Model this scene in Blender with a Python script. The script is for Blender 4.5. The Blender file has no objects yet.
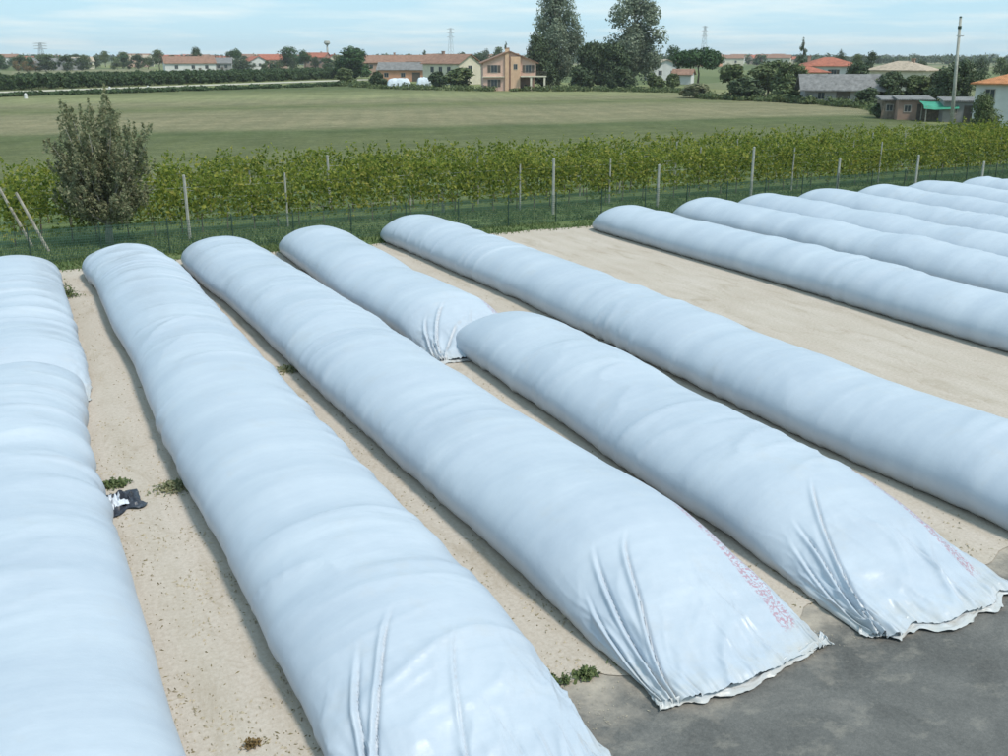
import bpy, math, random
import numpy as np
R = math.radians
random.seed(7)
C = bpy.context.scene.collection

# ------------------------------------------------------------------ camera, sky, sun, exposure
CAM_H = 7.5
PITCH, YAW, FPX = 17.985, 26.387, 995.0
cd = bpy.data.cameras.new('camera'); cam = bpy.data.objects.new('camera', cd); C.objects.link(cam)
cam.location = (0, 0, CAM_H); cam.rotation_euler = (R(90-PITCH), 0, R(-YAW))
cd.sensor_width = 36; cd.lens = FPX/1008*36; cd.clip_start = .1; cd.clip_end = 20000
sc = bpy.context.scene; sc.camera = cam
sc.view_settings.view_transform = 'Standard'; sc.view_settings.look = 'None'
sc.view_settings.gamma = 1; sc.view_settings.use_curve_mapping = False
sc.view_settings.exposure = 0.38

SUN_AZ, SUN_EL = 154.0, 58.0            # compass style: 0 = +Y, 90 = +X
w = bpy.data.worlds.new('World'); sc.world = w; w.use_nodes = True
nt = w.node_tree; nt.nodes.clear()
def N(nt, t, **k):
    n = nt.nodes.new(t)
    for a, v in k.items(): setattr(n, a, v)
    return n
wo = N(nt, 'ShaderNodeOutputWorld'); bg = N(nt, 'ShaderNodeBackground')
sky = N(nt, 'ShaderNodeTexSky', sky_type='NISHITA', sun_disc=False)
sky.sun_elevation = R(SUN_EL); sky.sun_rotation = R(SUN_AZ); sky.altitude = 0
sky.air_density = 1.0; sky.dust_density = 0.5; sky.ozone_density = 2.5
bg.inputs['Strength'].default_value = 0.09
# thin high cloud: direction projected on a layer overhead
tc = N(nt, 'ShaderNodeTexCoord'); sp = N(nt, 'ShaderNodeSeparateXYZ'); nt.links.new(tc.outputs['Generated'], sp.inputs[0])
ad = N(nt, 'ShaderNodeMath', operation='ADD'); ad.inputs[1].default_value = .06; nt.links.new(sp.outputs[2], ad.inputs[0])
mx = N(nt, 'ShaderNodeMath', operation='MAXIMUM'); mx.inputs[1].default_value = .02; nt.links.new(ad.outputs[0], mx.inputs[0])
dx = N(nt, 'ShaderNodeMath', operation='DIVIDE'); dy = N(nt, 'ShaderNodeMath', operation='DIVIDE')
for d, o in ((dx, 0), (dy, 1)):
    nt.links.new(sp.outputs[o], d.inputs[0]); nt.links.new(mx.outputs[0], d.inputs[1])
cb = N(nt, 'ShaderNodeCombineXYZ'); nt.links.new(dx.outputs[0], cb.inputs[0]); nt.links.new(dy.outputs[0], cb.inputs[1])
cn = N(nt, 'ShaderNodeTexNoise'); cn.inputs['Scale'].default_value = .55; cn.inputs['Detail'].default_value = 7; cn.inputs['Roughness'].default_value = .55
nt.links.new(cb.outputs[0], cn.inputs['Vector'])
cr = N(nt, 'ShaderNodeValToRGB'); cr.color_ramp.elements[0].position = .46; cr.color_ramp.elements[1].position = .72
cr.color_ramp.elements[0].color = (4.7, 7.5, 9.1, 1); cr.color_ramp.elements[1].color = (8.0, 9.2, 9.6, 1)
nt.links.new(cn.outputs['Fac'], cr.inputs[0])
cm = N(nt, 'ShaderNodeMix', data_type='RGBA'); nt.links.new(cr.outputs[0], cm.inputs[7])
nt.links.new(sky.outputs[0], cm.inputs[6]); cm.inputs[0].default_value = .8          # a thin veil of high cloud over the blue
nt.links.new(cm.outputs[2], bg.inputs[0]); nt.links.new(bg.outputs[0], wo.inputs[0])

sl = bpy.data.lights.new('sun', 'SUN'); sl.energy = 2.6; sl.angle = R(11); sl.color = (1, .95, .87)
so = bpy.data.objects.new('sun', sl); C.objects.link(so); so.location = (60, -60, 90)
so.rotation_euler = (R(90-SUN_EL), 0, R(180-SUN_AZ))

# ------------------------------------------------------------------ helpers
_p, _y = R(PITCH), R(YAW)
FW = np.array([math.sin(_y)*math.cos(_p), math.cos(_y)*math.cos(_p), -math.sin(_p)])
RT = np.array([math.cos(_y), -math.sin(_y), 0.]); UP = np.cross(RT, FW)
def G(u, v):                                  # survey: where on the ground a thing stands
    d = RT*(u-504)+UP*(378-v)+FW*FPX
    t = -CAM_H/d[2]
    return float(d[0]*t), float(d[1]*t)
def S(u, v):                                  # metres per picture pixel at that spot
    x, y = G(u, v)
    return float((np.array([x, y, -CAM_H])@FW)/FPX)

def link(o, parent=None):
    C.objects.link(o)
    if parent is not None: o.parent = parent
    return o
def tag(o, label=None, cat=None, group=None, kind=None):
    for k, v in (('label', label), ('category', cat), ('group', group), ('kind', kind)):
        if v: o[k] = v
    return o
def thing(name, label, cat, loc=(0, 0, 0), rz=0, group=None):
    o = bpy.data.objects.new(name, None); o.empty_display_size = .3
    C.objects.link(o); o.location = loc; o.rotation_euler = (0, 0, rz)
    return tag(o, label, cat, group)
def mesh(name, V, F, mat=None, smooth=False):
    me = bpy.data.meshes.new(name)
    me.from_pydata(V if isinstance(V, list) else V.tolist(), [], F if isinstance(F, list) else F.tolist())
    if smooth: me.polygons.foreach_set('use_smooth', [True]*len(me.polygons))
    if mat: me.materials.append(mat)
    me.update(); return me
def obj(name, V, F, mat, parent=None, smooth=False, loc=None):
    o = bpy.data.objects.new(name, mesh(name, V, F, mat, smooth))
    if loc: o.location = loc
    return link(o, parent)
class MB:
    def __init__(s): s.V = []; s.F = []
    def add(s, V, F):
        n = len(s.V); s.V += [tuple(map(float, v)) for v in V]; s.F += [tuple(i+n for i in f) for f in F]; return s
    def box(s, x0, x1, y0, y1, z0, z1):
        return s.add([(x0,y0,z0),(x1,y0,z0),(x1,y1,z0),(x0,y1,z0),(x0,y0,z1),(x1,y0,z1),(x1,y1,z1),(x0,y1,z1)],
              [(3,2,1,0),(4,5,6,7),(0,1,5,4),(1,2,6,5),(2,3,7,6),(3,0,4,7)])
    def tube(s, a, b, r0, r1=None, n=7):
        r1 = r0 if r1 is None else r1
        a = np.array(a, float); b = np.array(b, float); d = b-a; d /= np.linalg.norm(d)
        q = np.array([1, 0, 0]) if abs(d[0]) < .8 else np.array([0, 1, 0]); e = np.cross(d, q); e /= np.linalg.norm(e); f = np.cross(d, e)
        V = []
        for P, r in ((a, r0), (b, r1)):
            for k in range(n):
                t = 2*math.pi*k/n; V.append(P+r*(math.cos(t)*e+math.sin(t)*f))
        F = [(k, (k+1) % n, n+(k+1) % n, n+k) for k in range(n)]+[tuple(range(n-1, -1, -1)), tuple(range(n, 2*n))]
        return s.add(V, F)
    def prism(s, poly, axis, t0, t1):         # poly in the two other axes
        n = len(poly)
        def pt(p, t): return (t, p[0], p[1]) if axis == 'x' else (p[0], t, p[1])
        V = [pt(p, t0) for p in poly]+[pt(p, t1) for p in poly]
        F = [tuple(range(n)), tuple(range(2*n-1, n-1, -1))]+[(k, n+k, n+(k+1) % n, (k+1) % n) for k in range(n)]
        return s.add(V, F)
    def build(s, name, mat, parent=None, smooth=False): return obj(name, s.V, s.F, mat, parent, smooth)
    def mesh(s, name, mat, smooth=False): return mesh(name, s.V, s.F, mat, smooth)
def inst(name, me, parent=None, loc=(0, 0, 0), rz=0, scale=None):
    o = bpy.data.objects.new(name, me); o.location = loc; o.rotation_euler = (0, 0, rz)
    if scale: o.scale = scale
    return link(o, parent)

def vnoise(x, y, seed):                       # smooth value noise, -1..1
    rs = np.random.RandomState(seed); T = rs.rand(256, 256)*2-1
    xi = np.floor(x).astype(int); yi = np.floor(y).astype(int); fx = x-xi; fy = y-yi
    fx = fx*fx*(3-2*fx); fy = fy*fy*(3-2*fy)
    a = T[xi % 256, yi % 256]; b = T[(xi+1) % 256, yi % 256]; c = T[xi % 256, (yi+1) % 256]; d = T[(xi+1) % 256, (yi+1) % 256]
    return (a*(1-fx)+b*fx)*(1-fy)+(c*(1-fx)+d*fx)*fy
def sstep(a, b, x):
    t = np.clip((x-a)/(b-a), 0, 1); return t*t*(3-2*t)

# ------------------------------------------------------------------ materials
def newmat(name, col=(.5, .5, .5), rough=.8, spec=.3, metallic=0):
    m = bpy.data.materials.new(name); m.use_nodes = True
    b = m.node_tree.nodes['Principled BSDF']
    b.inputs['Base Color'].default_value = (*col, 1); b.inputs['Roughness'].default_value = rough
    b.inputs['Specular IOR Level'].default_value = spec; b.inputs['Metallic'].default_value = metallic
    return m, m.node_tree, b
def ramp(nt, fac, stops):
    r = N(nt, 'ShaderNodeValToRGB'); e = r.color_ramp.elements
    while len(e) < len(stops): e.new(.5)
    for k, (p, c) in enumerate(stops): e[k].position = p; e[k].color = (*c, 1)
    nt.links.new(fac, r.inputs[0]); return r.outputs[0]
def noise(nt, vec, scale, detail=4, rough=.55, dist=0):
    n = N(nt, 'ShaderNodeTexNoise'); n.inputs['Scale'].default_value = scale; n.inputs['Detail'].default_value = detail
    n.inputs['Roughness'].default_value = rough; n.inputs['Distortion'].default_value = dist
    if vec is not None: nt.links.new(vec, n.inputs['Vector'])
    return n.outputs['Fac']
def mapping(nt, vec, scale=(1, 1, 1), rot=(0, 0, 0), loc=(0, 0, 0)):
    m = N(nt, 'ShaderNodeMapping'); nt.links.new(vec, m.inputs[0]); m.inputs['Scale'].default_value = scale
    m.inputs['Rotation'].default_value = rot; m.inputs['Location'].default_value = loc; return m.outputs[0]
def mixc(nt, fac, a, b, mode='MIX'):
    m = N(nt, 'ShaderNodeMix', data_type='RGBA', blend_type=mode)
    for s, v in ((0, fac), (6, a), (7, b)):
        if hasattr(v, 'is_linked'): nt.links.new(v, m.inputs[s])
        elif isinstance(v, (int, float)): m.inputs[s].default_value = v
        else: m.inputs[s].default_value = (*v, 1)
    return m.outputs[2]
def math_(nt, op, a, b=0., c=None):
    m = N(nt, 'ShaderNodeMath', operation=op)
    for k, v in enumerate((a, b, c)):
        if v is None: continue
        if hasattr(v, 'is_linked'): nt.links.new(v, m.inputs[k])
        else: m.inputs[k].default_value = v
    return m.outputs[0]
def bump(nt, b, h, strength=.4, dist=.02):
    n = N(nt, 'ShaderNodeBump'); n.inputs['Strength'].default_value = strength; n.inputs['Distance'].default_value = dist
    nt.links.new(h, n.inputs['Height']); nt.links.new(n.outputs[0], b.inputs['Normal'])
def world_pos(nt): return N(nt, 'ShaderNodeNewGeometry').outputs['Position']
def obj_pos(nt): return N(nt, 'ShaderNodeTexCoord').outputs['Object']

def simple(name, col, rough=.8, var=.25, scale=3., spec=.25, bmp=.0, metallic=0):
    m, nt, b = newmat(name, col, rough, spec, metallic)
    p = obj_pos(nt); f = noise(nt, p, scale, 5, .6)
    lo = tuple(c*(1-var) for c in col); hi = tuple(min(1, c*(1+var)) for c in col)
    nt.links.new(ramp(nt, f, [(.3, lo), (.7, hi)]), b.inputs['Base Color'])
    if bmp: bump(nt, b, noise(nt, p, scale*6, 3), bmp, .02)
    return m
def leafmat(name, stops, trans=.25, rough=.6):
    m, nt, b = newmat(name, stops[0][1], rough, .25)
    g = N(nt, 'ShaderNodeNewGeometry')
    f = noise(nt, obj_pos(nt), .9, 2)
    k = math_(nt, 'ADD', math_(nt, 'MULTIPLY', g.outputs['Random Per Island'], .6), math_(nt, 'MULTIPLY', f, .4))
    c = ramp(nt, k, stops); nt.links.new(c, b.inputs['Base Color'])
    t = N(nt, 'ShaderNodeBsdfTranslucent'); nt.links.new(c, t.inputs[0])
    s = N(nt, 'ShaderNodeMixShader'); s.inputs[0].default_value = trans
    nt.links.new(b.outputs[0], s.inputs[1]); nt.links.new(t.outputs[0], s.inputs[2])
    nt.links.new(s.outputs[0], nt.nodes['Material Output'].inputs[0]); return m

# ground sheets
def sand_mat():
    m, nt, b = newmat('sand', rough=.95, spec=.1); p = world_pos(nt)
    big = noise(nt, p, .35, 5, .6); mid = noise(nt, mapping(nt, p, (2.2, .5, 1)), 1., 5, .65); fine = noise(nt, p, 14, 4, .7)
    c = ramp(nt, big, [(.3, (.385, .325, .265)), (.5, (.44, .385, .325)), (.72, (.49, .435, .385))])
    c = mixc(nt, math_(nt, 'MULTIPLY', mid, .55), c, ramp(nt, mid, [(.4, (.345, .285, .23)), (.65, (.495, .435, .385))]))
    c = mixc(nt, .35, c, ramp(nt, fine, [(.35, (.355, .295, .24)), (.62, (.56, .50, .44))]))
    dirt = noise(nt, mapping(nt, p, (1.7, .55, 1)), .8, 7, .72, .8)
    c = mixc(nt, ramp(nt, dirt, [(.52, (0, 0, 0)), (.70, (.55, .55, .55))]), c, (.27, .215, .15))
    # long faint vehicle tracks
    wv = N(nt, 'ShaderNodeTexWave', wave_type='BANDS', bands_direction='X'); nt.links.new(p, wv.inputs['Vector'])
    wv.inputs['Scale'].default_value = .33; wv.inputs['Distortion'].default_value = 1.2; wv.inputs['Detail'].default_value = 2; wv.inputs['Detail Scale'].default_value = .15
    c = mixc(nt, math_(nt, 'MULTIPLY', wv.outputs['Fac'], .16), c, (.33, .29, .22))
    nt.links.new(c, b.inputs['Base Color'])
    h = math_(nt, 'ADD', math_(nt, 'MULTIPLY', mid, 1.2), math_(nt, 'MULTIPLY', fine, .5))
    bump(nt, b, h, .5, .05); return m
def concrete_mat():
    m, nt, b = newmat('concrete', rough=.8, spec=.3); p = world_pos(nt)
    big = noise(nt, p, .7, 6, .65, .6); fine = noise(nt, p, 22, 4, .7)
    c = ramp(nt, big, [(.3, (.055, .055, .052)), (.48, (.095, .095, .09)), (.6, (.13, .128, .12)), (.75, (.21, .195, .175))])
    c = mixc(nt, .3, c, ramp(nt, fine, [(.35, (.075, .073, .07)), (.7, (.20, .19, .175))]))
    v = noise(nt, mapping(nt, p, (1.2, 1.8, 1), (0, 0, .5)), 1.3, 6, .65)
    c = mixc(nt, math_(nt, 'MULTIPLY', ramp(nt, v, [(.55, (0, 0, 0)), (.75, (1, 1, 1))]), .5), c, (.33, .30, .25))
    c = mixc(nt, .35, c, ramp(nt, noise(nt, p, 70, 3, .8), [(.35, (.25, .25, .25)), (.65, (.75, .75, .75))]), 'OVERLAY')
    s = N(nt, 'ShaderNodeSeparateXYZ'); nt.links.new(p, s.inputs[0])          # sand blown and driven out over the edge of the slab
    e = math_(nt, 'ADD', s.outputs[1], math_(nt, 'MULTIPLY', math_(nt, 'SUBTRACT', noise(nt, p, 1.7, 7, .7), .5), 3.2))
    c = mixc(nt, ramp(nt, math_(nt, 'MULTIPLY', math_(nt, 'SUBTRACT', e, 7.4), .4), [(.25, (0, 0, 0)), (.55, (.35, .35, .35)), (.9, (.9, .9, .9))]), c, (.44, .38, .31))
    nt.links.new(c, b.inputs['Base Color']); bump(nt, b, fine, .4, .02); return m
def field_mat():
    m, nt, b = newmat('field', rough=.95, spec=.08); p = world_pos(nt)
    s = N(nt, 'ShaderNodeSeparateXYZ'); nt.links.new(p, s.inputs[0])
    wob = noise(nt, mapping(nt, p, (.02, .05, 1)), 1., 4)
    yy = math_(nt, 'ADD', math_(nt, 'ADD', s.outputs[1], math_(nt, 'MULTIPLY', s.outputs[0], .10)), math_(nt, 'MULTIPLY', wob, 14))
    t = math_(nt, 'DIVIDE', math_(nt, 'SUBTRACT', yy, 60.), 200.)
    G1, G2, T1, T2, D = (.108, .118, .06), (.13, .138, .072), (.195, .177, .118), (.22, .192, .132), (.09, .108, .052)
    c = ramp(nt, t, [(0, G1), (.10, G2), (.22, G1), (.27, D), (.30, T1), (.36, T2), (.46, T1), (.52, G2), (.60, T1), (.72, (.225, .225, .13)), (.86, G2), (.95, D)])
    streak = noise(nt, mapping(nt, p, (.045, .8, 1), (0, 0, -.06)), 1., 7, .75)
    c = mixc(nt, .4, c, ramp(nt, streak, [(.36, (.30, .33, .27)), (.64, (.68, .66, .60))]), 'OVERLAY')
    # crop rows running away from the viewer, only faint
    wv = N(nt, 'ShaderNodeTexWave', wave_type='BANDS', bands_direction='X'); nt.links.new(mapping(nt, p, (1, 1, 1), (0, 0, .35)), wv.inputs['Vector'])
    wv.inputs['Scale'].default_value = .11; wv.inputs['Distortion'].default_value = 1.2; wv.inputs['Detail'].default_value = 3
    c = mixc(nt, math_(nt, 'MULTIPLY', wv.outputs['Fac'], .2), c, (.125, .135, .08))
    pat = noise(nt, p, .16, 6, .7); c = mixc(nt, .5, c, ramp(nt, pat, [(.35, (.30, .33, .28)), (.65, (.68, .66, .62))]), 'OVERLAY')
    fine = noise(nt, p, 1.6, 6, .85); c = mixc(nt, .6, c, ramp(nt, fine, [(.34, (.22, .25, .2)), (.66, (.76, .76, .7))]), 'OVERLAY')
    nt.links.new(c, b.inputs['Base Color']); bump(nt, b, fine, .8, .15); return m
def terrain_mat():
    m, nt, b = newmat('terrain', rough=.95, spec=.08); p = world_pos(nt)
    v = N(nt, 'ShaderNodeTexVoronoi'); v.inputs['Scale'].default_value = 1; nt.links.new(mapping(nt, p, (.009, .0045, 1), (0, 0, .3)), v.inputs['Vector'])
    sx = N(nt, 'ShaderNodeSeparateColor'); nt.links.new(v.outputs['Color'], sx.inputs[0])
    c = ramp(nt, sx.outputs[0], [(0, (.075, .10, .045)), (.25, (.13, .15, .07)), (.45, (.19, .20, .09)), (.6, (.085, .11, .05)), (.8, (.22, .20, .13)), (1, (.11, .135, .06))])
    f = noise(nt, p, .25, 6, .7); c = mixc(nt, .5, c, ramp(nt, f, [(.3, (.3, .32, .28)), (.7, (.7, .7, .62))]), 'OVERLAY')
    nt.links.new(c, b.inputs['Base Color']); return m
def grass_mat():
    m, nt, b = newmat('grass', rough=.95, spec=.08); p = world_pos(nt)
    a = noise(nt, p, .6, 5, .65); f = noise(nt, p, 9, 4, .75)
    c = ramp(nt, a, [(.3, (.085, .13, .05)), (.5, (.12, .17, .065)), (.7, (.17, .195, .09))])
    c = mixc(nt, .45, c, ramp(nt, f, [(.3, (.07, .11, .04)), (.7, (.19, .22, .10))]))
    nt.links.new(c, b.inputs['Base Color']); bump(nt, b, f, .8, .08); return m
def film_mat():
    m, nt, b = newmat('silo_film', rough=.42, spec=.45); p = obj_pos(nt)
    a = noise(nt, p, .55, 4, .6); f = noise(nt, p, 5, 5, .65)
    c = ramp(nt, a, [(.3, (.385, .435, .50)), (.5, (.415, .465, .53)), (.7, (.45, .50, .56))])
    c = mixc(nt, .12, c, ramp(nt, f, [(.35, (.31, .355, .41)), (.65, (.48, .52, .57))]))
    bnd = noise(nt, mapping(nt, p, (.12, 1.0, .12)), 1.1, 6, .65)             # film stretched unevenly: pale and dull bands round the bag
    c = mixc(nt, .30, c, ramp(nt, bnd, [(.34, (.33, .385, .455)), (.5, (.42, .47, .53)), (.66, (.54, .585, .63))]))
    du = noise(nt, mapping(nt, p, (1.4, 1.4, .5)), 1.0, 7, .7)
    c = mixc(nt, ramp(nt, du, [(.56, (0, 0, 0)), (.76, (.30, .30, .30))]), c, (.42, .41, .39))
    # dust plus painted beige bounce light on the lowest hand's breadth of the film
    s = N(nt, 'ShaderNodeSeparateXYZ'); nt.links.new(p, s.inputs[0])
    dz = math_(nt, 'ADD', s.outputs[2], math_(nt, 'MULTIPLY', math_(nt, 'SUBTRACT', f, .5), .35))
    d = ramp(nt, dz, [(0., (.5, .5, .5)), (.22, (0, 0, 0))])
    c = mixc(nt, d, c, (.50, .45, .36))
    # red print repeated along one flank (attribute print marks the band)
    at = N(nt, 'ShaderNodeAttribute', attribute_name='print')
    uv = N(nt, 'ShaderNodeAttribute', attribute_name='film_uv')
    n1 = noise(nt, mapping(nt, uv.outputs['Vector'], (16, 24, 1)), 1., 2, .6)
    g1 = ramp(nt, n1, [(.49, (0, 0, 0)), (.53, (1, 1, 1))])
    c = mixc(nt, math_(nt, 'MULTIPLY', math_(nt, 'MULTIPLY', g1, at.outputs['Fac']), .7), c, (.36, .16, .20))
    nt.links.new(c, b.inputs['Base Color'])
    nt.links.new(ramp(nt, f, [(.3, (.34, .34, .34)), (.7, (.48, .48, .48))]), b.inputs['Roughness'])
    h = math_(nt, 'ADD', noise(nt, mapping(nt, p, (1, 2.2, 1)), 2.2, 4, .6), math_(nt, 'MULTIPLY', noise(nt, p, 9, 3, .5), .12))
    bump(nt, b, h, .3, .03); return m
SAND, CONC, FIELD, TERR, GRASS, FILM = sand_mat(), concrete_mat(), field_mat(), terrain_mat(), grass_mat(), film_mat()
TRACK = simple('gravel_track', (.42, .39, .31), .95, .3, .8)
WOODP = simple('weathered_post', (.34, .32, .27), .9, .35, 4)
CONCP = simple('concrete_post', (.34, .34, .30), .9, .25, 5)
BARK = simple('bark', (.16, .13, .10), .95, .4, 3)
BARKP = simple('pale_bark', (.26, .25, .21), .95, .4, 3)
DARKMET = simple('green_post_paint', (.03, .06, .045), .6, .2, 4)
WIRE = simple('green_wire', (.035, .085, .06), .6, .2, 4)
GALV = simple('galvanised', (.33, .35, .36), .5, .2, 4, metallic=.5)
GLASS, _, gb = newmat('window_glass', (.03, .04, .05), .15, .6)
def tilemat(name, col):
    m, nt, b = newmat(name, col, .85, .2); p = obj_pos(nt)
    f = noise(nt, p, 1.3, 5, .7); g = noise(nt, p, 9, 3, .7)
    c = ramp(nt, f, [(.3, tuple(x*.62 for x in col)), (.5, col), (.72, tuple(min(1, x*1.35) for x in col))])
    c = mixc(nt, .4, c, ramp(nt, g, [(.3, (.3, .3, .3)), (.7, (.7, .7, .7))]), 'OVERLAY')
    nt.links.new(c, b.inputs['Base Color'])
    wv = N(nt, 'ShaderNodeTexWave', wave_type='BANDS', bands_direction='X'); nt.links.new(p, wv.inputs['Vector']); wv.inputs['Scale'].default_value = 1.6
    bump(nt, b, wv.outputs['Fac'], .6, .08); return m
ROOF_RED, ROOF_BRN, ROOF_GREY, ROOF_PALE, ROOF_ORG = (tilemat('roof_red', (.36, .13, .085)), tilemat('roof_brown', (.27, .16, .115)),
    tilemat('roof_grey', (.20, .195, .19)), tilemat('roof_pale', (.42, .34, .26)), tilemat('roof_orange', (.46, .20, .09)))
W_PINK, W_YEL, W_WHITE, W_CREAM, W_GREY, W_BRICK, W_TERRA = (simple('render_'+n, c, .9, .12, .7) for n, c in (
    ('pink', (.62, .41, .33)), ('yellow', (.64, .42, .28)), ('white', (.58, .575, .55)), ('cream', (.62, .57, .45)), ('grey', (.30, .29, .28)), ('brick', (.33, .22, .17)), ('terracotta', (.55, .29, .19))))
SHUT = simple('shutter', (.10, .085, .07), .7, .2, 3)
FRAME = simple('window_frame_paint', (.36, .33, .29), .7, .1, 3)
TARP_G = simple('green_tarp', (.045, .26, .17), .6, .2, 1.5)
TARP_P = simple('pale_tarp', (.55, .61, .66), .6, .15, 1.5)
PLANK = simple('old_planks', (.20, .16, .12), .9, .35, 3)
L_VINE = leafmat('vine_leaf', [(.15, (.06, .105, .014)), (.45, (.175, .225, .03)), (.7, (.30, .315, .05)), (.9, (.42, .35, .09))], .5)
L_OLIVE = leafmat('shrub_leaf', [(.15, (.14, .165, .085)), (.45, (.23, .25, .135)), (.7, (.32, .305, .18)), (.92, (.42, .38, .24))], .45)
L_POP = leafmat('poplar_leaf', [(.15, (.12, .155, .10)), (.5, (.20, .24, .165)), (.85, (.34, .38, .27))], .4)
L_DARK = leafmat('dark_leaf', [(.15, (.03, .05, .022)), (.5, (.058, .086, .038)), (.85, (.105, .135, .06))], .15)
L_MID = leafmat('mid_leaf', [(.15, (.055, .085, .03)), (.5, (.10, .135, .05)), (.85, (.17, .195, .08))], .2)
L_PINE = leafmat('pine_leaf', [(.15, (.022, .055, .018)), (.5, (.04, .085, .026)), (.85, (.075, .13, .045))], .12)
L_ORCH = leafmat('orchard_leaf', [(.15, (.032, .058, .022)), (.5, (.052, .088, .032)), (.85, (.085, .125, .05))], .15)
L_AUT = leafmat('autumn_leaf', [(.15, (.10, .07, .03)), (.5, (.19, .12, .05)), (.85, (.27, .2, .08))], .2)
L_GRASS = leafmat('grass_blade', [(.15, (.085, .135, .045)), (.5, (.125, .18, .065)), (.85, (.20, .23, .10))], .3)
L_FAR = leafmat('far_leaf', [(.15, (.035, .06, .03)), (.5, (.06, .092, .042)), (.85, (.10, .13, .06))], .1)

# ------------------------------------------------------------------ the setting
def sheet(name, poly, z, mat, wob=0, seed=0, step=1., wl=None):
    wl = wl or step/.7
    P = []
    rs = np.random.RandomState(seed)
    n = len(poly)
    for k in range(n):
        a, b = np.array(poly[k], float), np.array(poly[(k+1) % n], float); L = np.linalg.norm(b-a)
        q = max(1, int(L/step)) if wob else 1
        nn = np.array([-(b-a)[1], (b-a)[0]])/L
        for i in range(q):
            t = i/q; o = wob*float(vnoise(np.array([L*t/wl]), np.array([k*3.1]), seed)[0]+.5*vnoise(np.array([L*t*3.1/wl]), np.array([k*3.1+.5]), seed+1)[0]) if (wob and i) else 0
            P.append((*(a+(b-a)*t+nn*o), z))
    o = obj(name, P, [tuple(range(len(P)))], mat); o['kind'] = 'structure'; return o
sheet('terrain', [(-2500, -400), (4500, -400), (4500, 5200), (-2500, 5200)], -.06, TERR)
sheet('field', [(-60, 52), (70, 52), (92, 70), (96, 84), (120, 122), (150, 150), (150, 205), (110, 212), (80, 258), (36, 230), (-60, 200)], -.02, FIELD, 1.2, 4, 6.)
sheet('grass_verge', [(-60, 38.2), (110, 38.2), (110, 60), (-60, 60)], -.008, GRASS, .8, 9, 3.)
sheet('concrete_apron', [(-40, -20), (80, -20), (80, 10.6), (-40, 10.6)], -.012, CONC)
sheet('sand_yard', [(-60, 9.15), (85, 9.15), (85, 39.4), (-60, 39.6)], 0., SAND, .20, 12, .12, .8)
a, b_ = G(-30, 93.4), G(372, 79.4)
def strip(name, a, b, wd, z, mat, seed):
    a = np.array(a); b = np.array(b); d = (b-a)/np.linalg.norm(b-a); n = np.array([-d[1], d[0]])*wd/2
    return sheet(name, [a-n, b-n, b+n, a+n], z, mat, .5, seed, 5.)
strip('farm_track', a, b_, 9, .02, TRACK, 21)

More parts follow.
